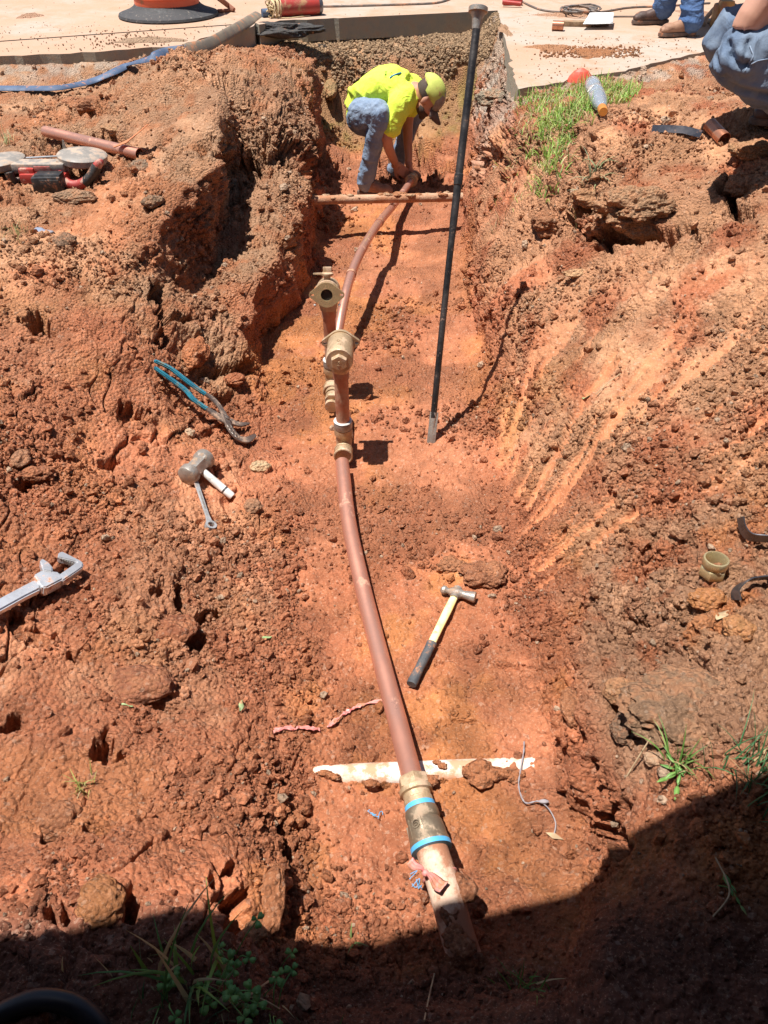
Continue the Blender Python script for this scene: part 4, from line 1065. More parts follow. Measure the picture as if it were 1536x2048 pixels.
# brass nut on the right slope
q, n_ = hit(1428, 1170); q = q + V3((0, .03, .014))
Tn = Matrix.Translation(q + V3((0, 0, -.004))) @ Matrix.Rotation(R(-4), 4, 'X') @ Matrix.Scale(.84, 4)
m = MB(); m.lathe([(.030, .0), (.041, .0), (.043, .004), (.043, .030), (.040, .034), (.035, .035), (.035, .040), (.0385, .041), (.0400, .044), (.0400, .062), (.0385, .066), (.034, .067), (.032, .064), (.031, .02)], 60, Tn, hexa=(1, 2, 3, 4), closed=True)
nut = m.build('brass_nut', mat('brass_nut_metal', (.58, .47, .27), .33, .6, (.46, .37, .2), 26, .2, 26, .3, 90, (.42, .3, .2))); tag(nut, 'hexagonal brass compression nut standing upright on the right slope', 'pipe nut')
# steel band offcuts
def band(name, pts, wdir, w, mt, label, cat='steel strip', th=.0016, group=None, wv=None):
    """thin springy strip: centre line pts, its width runs along wdir at each point"""
    m = MB(); pts = [V3(p_) for p_ in pts]; vs_, fs_ = [], []; n = len(pts)
    for i, p_ in enumerate(pts):
        t_ = (pts[min(i + 1, n - 1)] - pts[max(i - 1, 0)]).normalized(); wd = V3(wdir[i] if isinstance(wdir, list) else wdir); wd = (wd - t_ * wd.dot(t_)).normalized(); nn = t_.cross(wd)
        ww = (wv[i] if wv else w) / 2
        vs_ += [p_ + wd * ww + nn * th, p_ - wd * ww + nn * th, p_ - wd * ww - nn * th, p_ + wd * ww - nn * th]
    for i in range(n - 1):
        for k_ in range(4): fs_.append((i * 4 + k_, i * 4 + (k_ + 1) % 4, (i + 1) * 4 + (k_ + 1) % 4, (i + 1) * 4 + k_))
    fs_ += [(0, 1, 2, 3), (n * 4 - 1, n * 4 - 2, n * 4 - 3, n * 4 - 4)]
    m._add(vs_, fs_); o = m.build(name, mt, None, 50); tag(o, label, cat, group); return o
def on(px, py, lift=.0): return hit(px, py)[0] + V3((0, 0, lift))
band('steel_band', bez([on(1470, 1062, .05), on(1476, 1082, .045), on(1492, 1092, .035), on(1520, 1096, .035), on(1560, 1096, .03), on(1640, 1098, .03)], 6), (0, -.35, 1), .036, M['steel_dark'], 'dark curled steel strip, upper of the two at the right edge')
band('steel_band', bez([on(1470, 1206, .012), on(1466, 1196, .03), on(1482, 1184, .04), on(1500, 1176, .034), on(1540, 1170, .03), on(1640, 1166, .03)], 6), (.2, -.5, 1), .036, M['steel_dark'], 'dark bent steel strip with a pale tip, lower of the two at the right edge')
band('flat_steel_strip', [on(1302, 267, .02), on(1330, 268, .022), on(1365, 272, .026), on(1400, 279, .022)], (0, .5, 1), .030, M['steel_dark'], 'flat grey steel strip lying on top of the right dirt mound')
# copper coupling on the mound
def open_pipe(name, a, b, r, mt, label, cat, wall=.002, seg=28, oval=1):
    d_ = (b - a).normalized(); FRm = frame(a, d_) @ Matrix.Rotation(R(90), 4, 'Y'); l_ = (b - a).length
    m = MB(); m.lathe([(r, 0), (r, l_), (r - wall, l_), (r - wall, 0)], seg, FRm, closed=True)
    o = m.build(name, mt); tag(o, label, cat); return o
open_pipe('copper_elbow', on(1416, 262, .025), on(1446, 288, .018), .029, M['copper_shiny'], 'shiny copper fitting lying on the mound behind the steel strip', 'pipe fitting')
# saw, pipe and scraps on the left bank
open_pipe('copper_offcut', on(96, 283, .05), on(284, 332, .055), .0275, M['copper'], 'loose length of copper pipe with an open end behind the band saw', 'pipe')
band('orange_plastic_scrap', [on(232, 316, .05), on(262, 312, .07), on(284, 305, .09), on(304, 297, .11)], (.3, 1, .2), .045, M['plastic_orange'], 'curved orange plastic scrap beside the loose copper pipe', 'plastic scrap', wv=[.012, .05, .055, .03])

O = hit(92, 374)[0]; S4 = F / ((O.y) * CT + (CAM_H - O.z) * ST)
saw = grp('portable_band_saw', tuple(O), 'red and grey cordless portable band saw lying on the left bank', 'band saw')
FO = Matrix.Translation(O) @ Matrix.Rotation(R(-3), 4, 'Z')
def sawp(px, py, yb):
    """point at local depth yb behind the origin seen at the photo point"""
    Y_ = O.y + yb; t_ = (py - 1024) / F; dep = Y_ / (CT - t_ * ST); return V3(((px - 768) / F * dep, Y_, CAM_H - dep * (ST + t_ * CT)))
m = MB(); c_ = sawp(165, 315, .17); m.lathe([(.05, -.02), (.105, -.02), (.114, -.012), (.116, .012), (.110, .018), (.05, .030), (0, .034)], 40, Matrix.Translation(c_) @ Matrix.Rotation(R(5), 4, 'Y')); m.build('wheel_guard', M['saw_grey'], saw)
c_ = sawp(2, 325, .15); m = MB(); m.lathe([(.05, -.02), (.105, -.02), (.114, -.012), (.116, .012), (.110, .018), (.05, .030), (0, .034)], 40, Matrix.Translation(c_) @ Matrix.Rotation(R(-4), 4, 'Y')); m.build('wheel_guard', M['saw_grey'], saw)
for dz_, yy in ((0, .21), (.0, .19)):
    a_, b_ = sawp(48, 316 - dz_, yy), sawp(122, 312 - dz_, yy); m = MB(); m.tube([a_, b_], [.004, .004], 6, side=(0, 0, 1), rb=[.010, .010]); m.build('blade', M['steel'], saw)
m = MB(); c_ = sawp(88, 337, .13); m.box(c_ + V3((0, -.03, .02)), (.25, .09, .045), bev=.010); m.box(sawp(126, 336, .12), (.07, .08, .07), bev=.012, rot=Quaternion((0, 1, 0), R(35))); m.build('gear_housing', M['saw_grey'], saw)
m = MB(); m.box(sawp(84, 337, .045), (.075, .004, .020), bev=.001); m.build('label_plate', M['saw_label'], saw)
m = MB(); m.box(sawp(90, 354, .06), (.22, .07, .045), bev=.012); m.box(sawp(60, 350, .075), (.075, .075, .08), bev=.012); m.build('motor_housing', M['saw_red'], saw)
m = MB(); m.box(sawp(98, 366, .0), (.135, .085, .075), bev=.012, rot=Quaternion((0, 0, 1), R(4))); m.box(sawp(98, 350, .01), (.12, .07, .02), bev=.008); m.box(sawp(99, 368, -.043), (.09, .006, .035), bev=.002); bat = m.build('battery', M['saw_black'], saw)
m = MB(); m.tube(bez([sawp(118, 347, .06), sawp(134, 366, .03), sawp(156, 370, .02), sawp(176, 360, .02)], 6), [.022] * 19, 16); m.tube([sawp(191, 336, .03), sawp(199, 326, .035), sawp(203, 322, .05)], [.021, .019, .012], 16); m.build('rear_handle', M['saw_red'], saw)
m = MB(); m.tube(bez([sawp(170, 365, .02), sawp(182, 353, .02), sawp(194, 332, .03)], 6), .023, 16); m.build('handle_grip', M['saw_black'], saw)
m = MB(); m.tube(bez([sawp(36, 376, .04), sawp(26, 364, .03), sawp(18, 344, .03)], 5), [.018] * 6 + [.019, .02, .021, .022, .022], 16, cap=False); m.tube(bez([sawp(36, 376, .04), sawp(26, 364, .03), sawp(18, 345, .03)], 5), .0155, 16); m.tube([sawp(32, 362, .05), sawp(48, 352, .08)], .012, 10); m.build('front_handle', M['saw_black'], saw)
m = MB(); m.prism([(-.012, 0), (.012, 0), (.006, .05), (-.002, .055)], .008, Matrix.Translation(sawp(131, 303, .22)) @ Matrix.Rotation(R(90), 4, 'X'), .002); m.build('blade_guide', M['steel_worn'], saw)

# crushed clear bottle scrap on the left bank
q, n_ = hit(82, 466)
lump('crushed_plastic_scrap', q + V3((0, 0, .004)), (.045, .03, .010), 3, mat('film_plastic', (.22, .26, .36), .2, 0, (.30, .28, .28), 20, .4), None, .5, seed=4)
tag(bpy.data.objects['crushed_plastic_scrap'], 'crumpled bluish clear plastic scrap on the left bank', 'plastic scrap')
# ================================================================== PEOPLE
def bake(o, voxel, smooth_it=6, sub=0):
    rm = o.modifiers.new('r', 'REMESH'); rm.mode = 'VOXEL'; rm.voxel_size = voxel; rm.use_smooth_shade = True
    sm_ = o.modifiers.new('s', 'SMOOTH'); sm_.iterations = smooth_it; sm_.factor = .5
    dg = bpy.context.evaluated_depsgraph_get(); dg.update()
    me = bpy.data.meshes.new_from_object(o.evaluated_get(dg)); o.modifiers.clear()
    old = o.data; mats = list(old.materials); o.data = me; bpy.data.meshes.remove(old)
    me.materials.clear()
    for q in mats: me.materials.append(q)
    for q in me.polygons: q.use_smooth = True
    return o
def wrinkle(o, amp, sc, seed=0, aniso=(1, 1, 1)):
    me = o.data; n = len(me.vertices); v = np.empty(n * 3, np.float32); me.vertices.foreach_get('co', v); v = v.reshape(-1, 3)
    nn = np.empty(n * 3, np.float32); me.vertices.foreach_get('normal', nn); nn = nn.reshape(-1, 3)
    q = v * np.array(aniso, np.float32)
    d_ = ridged(q + .04 * np.stack([vnoise(v * 9, 1), vnoise(v * 9, 2), vnoise(v * 9, 3)], 1), sc, 3, seed) - .35
    v = v + nn * (d_ * amp)[:, None]; me.vertices.foreach_set('co', v.ravel()); me.update()
def limb(m, pts, rad, rb=None, side=None, seg=14, n=5):
    pts = [V3(q) for q in pts]; cp = bez(pts, n); k = len(pts); xs = np.linspace(0, k - 1, len(cp))
    rr_ = list(np.interp(xs, range(k), rad)); rbb = list(np.interp(xs, range(k), rb)) if rb else None
    m.tube(cp, rr_, seg, side=side, rb=rbb)
    m.ell(cp[0], (rr_[0],) * 3 if not rbb else (min(rr_[0], rbb[0]),) * 3, sub=2); m.ell(cp[-1], (rr_[-1],) * 3 if not rbb else (min(rr_[-1], rbb[-1]),) * 3, sub=2)
def hand(m, wrist, direction, palm_n, s=1.0, curl=.6, mirror=1):
    """palm with five separate bent fingers; direction points to the knuckles, palm_n out of the palm"""
    FH_ = frame(wrist, direction, palm_n); 
    m.box(FH_ @ V3((.045 * s, 0, 0)), (.09 * s, .075 * s, .028 * s), None, bev=.012 * s, rot=FH_.to_quaternion())
    m.tube([FH_ @ V3((-.03 * s, 0, 0)), FH_ @ V3((.02 * s, 0, 0))], [.026 * s, .030 * s], 12)
    ls = (.072, .080, .074, .058)
    for i in range(4):
        y0 = (.028 - .019 * i) * s * mirror; l_ = ls[i] * s; x0 = .086 * s - abs(i - 1.3) * .004 * s
        p_ = [V3((x0 - .015 * s, y0, 0))]; a = 0; q = V3((x0, y0, 0)); p_.append(q)
        for f_ in (.45, .32, .23):
            a += curl; q = q + V3((math.cos(a) * l_ * f_, y0 * .06, math.sin(a) * l_ * f_)); p_.append(q)
        m.tube([FH_ @ t_ for t_ in p_], [.0095 * s, .0095 * s, .0088 * s, .008 * s, .0068 * s], 10)
    th = [V3((.015 * s, .028 * s * mirror, .004 * s)), V3((.042 * s, .052 * s * mirror, .012 * s)), V3((.068 * s, .058 * s * mirror, .022 * s)), V3((.088 * s, .052 * s * mirror, .03 * s))]
    m.tube([FH_ @ t_ for t_ in th], [.014 * s, .012 * s, .0105 * s, .008 * s], 10)
def head(m, c, face, up, s=1.0):
    """skull, jaw, nose, lips, ears; returns the frame (x = where the face looks)"""
    FH_ = frame(c, face, up)
    rq = FH_.to_quaternion()
    m.ell(FH_ @ V3((-.008, 0, .025)), (.100 * s, .078 * s, .095 * s), rot=rq)
    m.ell(FH_ @ V3((.030 * s, 0, -.045 * s)), (.060 * s, .058 * s, .070 * s), rot=rq)
    m.ell(FH_ @ V3((.060 * s, 0, -.092 * s)), (.025 * s, .026 * s, .020 * s), rot=rq)
    m.tube([FH_ @ V3((.078 * s, 0, .012 * s)), FH_ @ V3((.098 * s, 0, -.018 * s)), FH_ @ V3((.108 * s, 0, -.034 * s)), FH_ @ V3((.086 * s, 0, -.044 * s))], [.010 * s, .012 * s, .015 * s, .010 * s], 10)
    for k in (-1, 1):
        m.ell(FH_ @ V3((.080 * s, k * .032 * s, .022 * s)), (.018 * s, .022 * s, .008 * s), rot=rq, sub=2)
        m.ell(FH_ @ V3((-.006 * s, k * .080 * s, -.014 * s)), (.020 * s, .008 * s, .032 * s), rot=rq, sub=2)
        m.ell(FH_ @ V3((.062 * s, k * .036 * s, -.02 * s)), (.022 * s, .02 * s, .02 * s), rot=rq, sub=2)
    m.ell(FH_ @ V3((.084 * s, 0, -.060 * s)), (.013 * s, .024 * s, .006 * s), rot=rq, sub=2); m.ell(FH_ @ V3((.081 * s, 0, -.070 * s)), (.013 * s, .020 * s, .006 * s), rot=rq, sub=2)
    return FH_
def eyes(FH_, par, s=1.0):
    em = mat('eye_white', (.6, .58, .55), .3)
    for k in (-1, 1): m = MB(); m.ell(FH_ @ V3((.0815 * s, k * .031 * s, .004 * s)), (.011 * s,) * 3, sub=2); m.build('eye', em, par)
def boot(m, ms, heel, toe_dir, s=1.0):
    FB_ = frame(heel, toe_dir, (0, 0, 1)); 
    m.tube([FB_ @ V3(q) for q in ((-.045, 0, .055), (0, 0, .062), (.07, 0, .055), (.13, 0, .046), (.19, 0, .040), (.222, 0, .034))], [.030, .038, .037, .043, .042, .022], 16, side=FB_.to_3x3() @ V3((0, 1, 0)), rb=[.040, .050, .048, .038, .032, .020])
    m.tube([FB_ @ V3((.0, 0, .05)), FB_ @ V3((-.004, 0, .17))], [.046, .050], 16)
    m.ell(FB_ @ V3((.155, 0, .05)), (.062, .045, .034), rot=FB_.to_quaternion())
    out = []
    for x_, w_ in ((-.060, .018), (-.045, .032), (0, .037), (.06, .035), (.13, .046), (.19, .043), (.225, .024), (.235, .006)): out.append((x_, w_))
    ol = out + [(a, -b) for a, b in out[::-1]]
    ms.prism(ol, .026, FB_ @ Matrix.Translation((0, 0, .013)), .004)
    ms.prism([(-.062, .034), (.02, .036), (.02, -.036), (-.062, -.034)], .012, FB_ @ Matrix.Translation((0, 0, -.004)), .002)
    return FB_
def laces(m, FB_):
    for i in range(5):
        x_ = .05 + .020 * i; z_ = .108 - .011 * i
        m.tube([FB_ @ V3((x_, -.026, z_ - .008)), FB_ @ V3((x_ + .012, 0, z_ + .004)), FB_ @ V3((x_, .026, z_ - .008))], .0032, 6)

# ---- worker squatting in the trench, bent to the right over the pipe
W0 = P(742, 384, .0)
wk = grp('person', (W0.x, W0.y, 0), 'worker in neon yellow shirt and jeans crouching over the pipe at the trench far end', 'person')
gz = ground_z(W0.x, W0.y)
footR = V3((-.13, 5.44, gz + .02)); ankR = footR + V3((.0, .02, .09))
kneR = V3((-.015, 5.36, .53)); hipR = V3((-.15, 5.50, .50)); hipL = V3((-.12, 5.78, .49)); kneL = V3((.26, 5.92, .47))
footL = V3((.10, 6.02, ground_z(.10, 6.02) + .02)); ankL = footL + V3((0, 0, .09))
pel = V3((-.13, 5.64, .51)); wai = V3((-.07, 5.63, .60)); che = V3((.06, 5.61, .645)); shc = V3((.17, 5.59, .615)); nek = V3((.245, 5.56, .62))
shR = V3((.12, 5.42, .58)); shL = V3((.23, 5.76, .59)); elR = V3((.03, 5.36, .40)); elL = V3((.19, 5.74, .40))
haR = V3((.10, 5.53, .17)); haL = V3((.20, 5.62, .16))
hc = V3((.325, 5.50, .60)); face = V3((.55, -.12, -.83)).normalized(); hup = V3((.80, -.18, .52)).normalized()
m = MB()
limb(m, [pel + V3((0, 0, -.02)), wai + V3((0, 0, -.015)), che + V3((0, 0, -.01)), shc], [.085, .085, .095, .08], rb=[.12, .12, .14, .14], side=(.5, 0, .8))
limb(m, [shc, nek, hc + V3((-.04, .02, 0))], [.075, .058, .056])
limb(m, [hipR, kneR, ankR], [.070, .052, .042]); limb(m, [hipL, kneL, ankL], [.070, .052, .042])
wrR = haR + (elR - haR).normalized() * .02; wrL = haL + (elL - haL).normalized() * .02
limb(m, [shR, elR, wrR], [.050, .042, .027]); limb(m, [shL, elL, wrL], [.050, .042, .027])
hand(m, haR, V3((.75, .12, -.55)), V3((-.2, .9, -.2)), 1.0, .5, 1); hand(m, haL, V3((.30, -.25, -.9)), V3((-.85, -.3, -.2)), 1.0, .45, -1)
HF = head(m, hc, face, hup)
body = m.build('body', M['skin'], wk); bake(body, .0065, 3)
eyes(HF, wk)
m = MB()
limb(m, [pel + V3((-.03, 0, -.05)), wai, che, shc, nek + V3((-.03, .01, -.005))], [.115, .115, .125, .11, .07], rb=[.17, .16, .18, .185, .085], side=(.5, 0, .8), seg=24)
limb(m, [shc.lerp(shR, .5), shR, shR.lerp(elR, .35), shR.lerp(elR, .70)], [.11, .085, .078, .080], seg=18); limb(m, [shc.lerp(shL, .5), shL, shL.lerp(elL, .3), shL.lerp(elL, .52)], [.11, .085, .075, .073], seg=18)
m.ell(wai + V3((.06, -.10, -.10)), (.14, .06, .10))
sh = m.build('shirt', M['shirt'], body); bake(sh, .010, 5); wrinkle(sh, .015, 7, 5, (1.2, 1, .6))
m = MB()
limb(m, [pel + V3((.02, -.02, -.06)), hipR, hipR.lerp(kneR, .5), kneR, kneR.lerp(ankR, .3), kneR.lerp(ankR, .7), ankR + V3((0, 0, -.02))], [.12, .105, .092, .080, .070, .064, .068], seg=18)
limb(m, [pel + V3((.02, .02, -.06)), hipL, hipL.lerp(kneL, .5), kneL, kneL.lerp(ankL, .3), kneL.lerp(ankL, .7), ankL + V3((0, 0, -.02))], [.12, .105, .092, .080, .070, .064, .068], seg=18)
m.ell(pel + V3((-.01, 0, -.06)), (.13, .175, .11))
jn = m.build('jeans', M['denim'], body); bake(jn, .009, 5); wrinkle(jn, .009, 10, 8, (.8, .8, 1.8))
def add_boot(f_, d_, mt, par, lace=True):
    m, ms, ml = MB(), MB(), MB(); F_ = boot(m, ms, f_, d_); o_ = m.build('boot', mt, par); bake(o_, .006, 3); ms.build('boot_sole', M['boot_sole'], par)
    if lace: laces(ml, F_); q = ml.build('laces', M['hair'], par); q['kind'] = 'stuff'
add_boot(ankR + V3((-.005, 0, -.095)), V3((.95, -.30, 0)), M['boot_tan'], body); add_boot(ankL + V3((-.005, 0, -.095)), V3((.9, -.2, 0)), M['boot_tan'], body, False)
# cap, hair and beard
m = MB(); m.ell(HF @ V3((-.015, 0, .030)), (.120, .096, .108), rot=HF.to_quaternion()); cp_ = m.build('cap', M['cap_yellow'], body)
bm_ = bmesh.new(); bm_.from_mesh(cp_.data); Wc = HF.inverted()
bmesh.ops.delete(bm_, geom=[v for v in bm_.verts if (Wc @ (v.co + wk.location)).z < .012 - .22 * (Wc @ (v.co + wk.location)).x], context='VERTS')
bm_.to_mesh(cp_.data); bm_.free()
cp_.data.materials.append(M['cap_grey'])
for q in cp_.data.polygons:
    c_ = Wc @ (q.center + wk.location); q.material_index = 1 if c_.x > .045 else 0
sol = cp_.modifiers.new('solid', 'SOLIDIFY'); sol.thickness = .004
m = MB(); pts = []
for i in range(13):
    a = R(-62 + i * 124 / 12)
    for (r_, z_) in ((.100, .012), (.170, -.004 - .012 * abs(math.sin(a)) * 2)): pts.append(HF @ V3((.0 + r_ * math.cos(a) * (1 if r_ < .1 else 1.10), r_ * .92 * math.sin(a) * (1 if r_ < .1 else .66), z_)))
fs_ = [(i * 2, i * 2 + 1, i * 2 + 3, i * 2 + 2) for i in range(12)]; m._add(pts, fs_); br_ = m.build('cap_brim', M['cap_brim'], body); sol = br_.modifiers.new('solid', 'SOLIDIFY'); sol.thickness = .005
m = MB()
m.ell(HF @ V3((-.026, 0, .006)), (.088, .0805, .086), rot=HF.to_quaternion()); m.ell(HF @ V3((.035, 0, -.062)), (.057, .0615, .052), rot=HF.to_quaternion()); m.ell(HF @ V3((.070, 0, -.094)), (.024, .034, .026), rot=HF.to_quaternion())
hr = m.build('hair', M['hair'], body); bm_ = bmesh.new(); bm_.from_mesh(hr.data)
bmesh.ops.delete(bm_, geom=[v for v in bm_.verts if (lambda q: (q.x > .045 and q.z > -.045) or (q.z < -.03 and q.x < .0) or (q.z > .04 and q.x > .03))(Wc @ (v.co + wk.location))], context='VERTS'); bm_.to_mesh(hr.data); bm_.free()
# print on the shirt's back, following the cloth
dg = bpy.context.evaluated_depsgraph_get(); dg.update()
def surf_bvh(o):
    me = o.data; W = Matrix.Identity(4); q = o
    while q: W = q.matrix_basis @ W; q = q.parent
    return BVHTree.FromPolygons([W @ v.co for v in me.vertices], [tuple(q.vertices) for q in me.polygons])
SB = surf_bvh(sh)
def on_shirt(px, py, lift=.002):
    h = SB.ray_cast(EYE, ray(px, py)); return (h[0] + h[1] * lift) if h[0] is not None else None
def stroke(m, pts, r_):
    q = [on_shirt(*t_) for t_ in pts]; q = [t_ for t_ in q if t_ is not None]
    if len(q) > 1: m.tube(q, r_, 6)
m = MB(); stroke(m, [(784 + 5 * t_, 154 - 3.2 * t_ + .22 * t_ * t_) for t_ in range(6)], .0055); m.build('blue_print', M['ink_blue'], sh)
def glyph(m, ch, ox, oy, s, a, r_=.0022):
    S = {'U': [[(0, 0), (0, 1), (.6, 1), (.6, 0)]], 'N': [[(0, 1), (0, 0), (.6, 1), (.6, 0)]], 'I': [[(.2, 0), (.2, 1)]], 'C': [[(.6, 0), (0, 0), (0, 1), (.6, 1)]], 'T': [[(0, 0), (.7, 0)], [(.35, 0), (.35, 1)]], 'O': [[(0, 0), (.6, 0), (.6, 1), (0, 1), (0, 0)]]}[ch]
    ca, sa = math.cos(a), math.sin(a)
    for st in S: stroke(m, [(ox + (x_ * ca - y_ * sa) * s, oy + (x_ * sa + y_ * ca) * s) for x_, y_ in st], r_)
m = MB()
for i, ch in enumerate('UNI'): glyph(m, ch, 778 - i * .6, 141 + i * 5.0, 4.2, R(97))
for i, ch in enumerate('CT'): glyph(m, ch, 790 - i * .6, 143 + i * 5.0, 3.6, R(97))
m.build('print', M['ink_green'], sh)['kind'] = 'stuff'

wk.scale = (.9, .9, .99)
# ---- man standing on the paving, boots and shins in view
s0 = V3((P(1350, 66, ROAD).x, P(1350, 66, ROAD).y, ROAD + .01))
st = grp('person', tuple(s0), 'man in blue jeans and lace-up work boots standing on the paving at the top right', 'person')
def stand(st, fA, dA, fB, dB, jean, skinm, shirtm, bA, bB):
    hipc = (fA + fB) / 2 + V3((.03, .02, .90)); hA = hipc + V3((.02, -.10, 0)); hB = hipc + V3((.02, .10, 0))
    che = hipc + V3((0, 0, .42)); ne = hipc + V3((-.01, 0, .60)); hc_ = hipc + V3((-.03, 0, .72))
    kA, kB = hA.lerp(fA + V3((0, 0, .09)), .5) + V3((-.03, 0, 0)), hB.lerp(fB + V3((0, 0, .09)), .5) + V3((-.03, 0, 0))
    m = MB(); limb(m, [hipc, hipc + V3((0, 0, .2)), che], [.13, .12, .12], rb=[.17, .15, .19], side=(1, 0, 0)); limb(m, [che, ne, hc_], [.08, .058, .058])
    limb(m, [hA, kA, fA + V3((0, 0, .09))], [.08, .055, .042]); limb(m, [hB, kB, fB + V3((0, 0, .09))], [.08, .055, .042])
    for k in (-1, 1):
        s_ = che + V3((0, k * .2, .08)); e_ = s_ + V3((-.03, k * .05, -.29)); w_ = e_ + V3((-.10, -k * .03, -.24)); limb(m, [s_, e_, w_], [.05, .04, .027]); hand(m, w_, V3((-.25, 0, -1)), V3((0, -k, 0)), 1, .35, -k)
    HF_ = head(m, hc_ + V3((0, 0, .06)), V3((-.9, -.1, -.35)), V3((-.3, 0, .9))); b = m.build('body', skinm, st); bake(b, .009, 3); eyes(HF_, st)
    m = MB(); m.ell(HF_ @ V3((-.015, 0, .034)), (.104, .084, .090), rot=HF_.to_quaternion()); m.build('hair', M['hair'], b)
    m = MB(); limb(m, [hipc + V3((0, 0, -.05)), hipc + V3((0, 0, .2)), che + V3((0, 0, .08))], [.15, .14, .13], rb=[.185, .17, .2], side=(1, 0, 0), seg=20)
    for k in (-1, 1):
        s_ = che + V3((0, k * .2, .08)); e_ = s_ + V3((-.03, k * .05, -.29)); limb(m, [s_ + V3((0, -k * .08, 0)), s_, s_.lerp(e_, .7)], [.08, .07, .066])
    s2_ = m.build('shirt', shirtm, b); bake(s2_, .012, 4); wrinkle(s2_, .012, 6)
    m = MB()
    for h_, k_, f_ in ((hA, kA, fA), (hB, kB, fB)): limb(m, [hipc, h_, k_, k_.lerp(f_, .55), f_ + V3((.005, 0, .095))], [.13, .11, .085, .078, .088], seg=20)
    j_ = m.build('jeans', jean, b); bake(j_, .008, 4); wrinkle(j_, .014, 8, 4, (.7, .7, 1.9))
    for nm, f_, d_, bt in (('boots', fA, dA, bA), ('boots', fB, dB, bB)):
        add_boot(f_, d_, bt, b)
fA = P(1374, 74, ROAD) + V3((0, 0, .012)); fB = P(1320, 50, ROAD) + V3((0, 0, .012))
stand(st, fA, V3((-1, -.22, 0)), fB, V3((-1, -.12, 0)), M['denim_blue'], M['skin'], M['shirt_dark'], M['boot_tan'], M['boot_dark'])

# ---- man squatting at the right edge: knee and forearm in view
kn = at_depth(1478, 112, 2.80)
sq = grp('person', (kn.x + .3, kn.y, .85), 'person in faded jeans squatting at the right edge with a bare forearm over the knee', 'person')
k1_ = kn; hip1 = kn + V3((.42, .12, .06)); ft1 = V3((kn.x + .47, kn.y + .02, max(ground_z(kn.x + .47, kn.y + .02) + .03, .93))); an1 = ft1 + V3((0, 0, .09))
k2_ = kn + V3((.10, .42, -.02)); hip2 = hip1 + V3((.0, .24, 0)); ft2 = V3((kn.x + .52, kn.y + .40, max(ground_z(kn.x + .52, kn.y + .40) + .03, .9))); an2 = ft2 + V3((0, 0, .09))
pc = (hip1 + hip2) / 2; ch_ = pc + V3((-.12, 0, .42)); nk_ = ch_ + V3((-.08, 0, .16)); hd_ = nk_ + V3((-.07, 0, .13))
sh1 = ch_ + V3((-.03, -.20, .08)); sh2 = ch_ + V3((-.03, .20, .08)); el1 = at_depth(1502, 34, 2.72); wr1 = el1 + V3((.22, .10, .03)); el2 = sh2 + V3((-.2, .03, -.26)); wr2 = el2 + V3((.02, -.16, -.08))
m = MB(); limb(m, [pc, pc.lerp(ch_, .5), ch_], [.13, .12, .13], rb=[.17, .16, .19], side=(1, 0, 0)); limb(m, [ch_, nk_, hd_], [.08, .06, .058])
limb(m, [hip1, k1_, an1], [.085, .060, .045]); limb(m, [hip2, k2_, an2], [.085, .060, .045])
limb(m, [sh1, el1, el1.lerp(wr1, .35), wr1], [.055, .050, .052, .030]); limb(m, [sh2, el2, wr2], [.055, .045, .028]); hand(m, wr1, V3((.9, .3, 0)), V3((0, .2, -1)), 1, .4, 1); hand(m, wr2, V3((0, -.9, -.3)), V3((1, 0, 0)), 1, .4, 1)
HS = head(m, hd_, V3((-.9, -.2, -.4)), V3((-.3, 0, .9))); b = m.build('body', M['skin_pale'], sq); bake(b, .007, 4); eyes(HS, sq)
m = MB(); m.ell(HS @ V3((-.015, 0, .034)), (.104, .084, .090), rot=HS.to_quaternion()); m.build('hair', M['hair'], b)
m = MB(); limb(m, [pc + V3((0, 0, -.05)), pc.lerp(ch_, .5), ch_ + V3((0, 0, .06))], [.15, .14, .14], rb=[.19, .18, .21], side=(1, 0, 0), seg=20); limb(m, [ch_, sh1, sh1.lerp(el1, .5)], [.1, .075, .07]); limb(m, [ch_, sh2, sh2.lerp(el2, .5)], [.1, .075, .07])
s2_ = m.build('shirt', M['shirt_dark'], b); bake(s2_, .011, 4); wrinkle(s2_, .012, 6)
m = MB(); limb(m, [pc, hip1, hip1.lerp(k1_, .5), k1_.lerp(hip1, .12), k1_ + V3((.0, 0, -.015)), k1_.lerp(an1, .45) + V3((.03, 0, -.02)), an1], [.15, .135, .115, .098, .088, .088, .080], seg=24)
limb(m, [pc, hip2, hip2.lerp(k2_, .5), k2_, k2_.lerp(an2, .45), an2], [.15, .13, .11, .092, .085, .078], seg=20)
j_ = m.build('jeans', M['denim_grey'], b); bake(j_, .008, 6); wrinkle(j_, .020, 4.8, 14, (1.3, 1.2, .6)); wrinkle(j_, .006, 15, 15, (1.3, 1.2, .6))
def fold(o, par_off, keys, dep, wd):
    B = surf_bvh(o); cv = []
    for q in bez([V3((a, b, 0)) for a, b in keys], 6):
        h = B.ray_cast(EYE, ray(q.x, q.y))
        if h[0] is not None: cv.append(h[0] - par_off)
    if len(cv) < 2: return
    me = o.data
    C = np.array([tuple(q) for q in cv]); n = len(me.vertices); v = np.empty(n * 3, np.float32); me.vertices.foreach_get('co', v); v = v.reshape(-1, 3)
    nn = np.empty(n * 3, np.float32); me.vertices.foreach_get('normal', nn); nn = nn.reshape(-1, 3)
    dd_ = np.full(n, 9.0)
    for q in C: dd_ = np.minimum(dd_, np.linalg.norm(v - q, axis=1))
    v = v + nn * (-dep * np.exp(-(dd_ / wd) ** 2) + dep * .7 * np.exp(-((dd_ - wd * 2.2) / wd) ** 2))[:, None]; me.vertices.foreach_set('co', v.ravel()); me.update()
so_ = V3(sq.location)
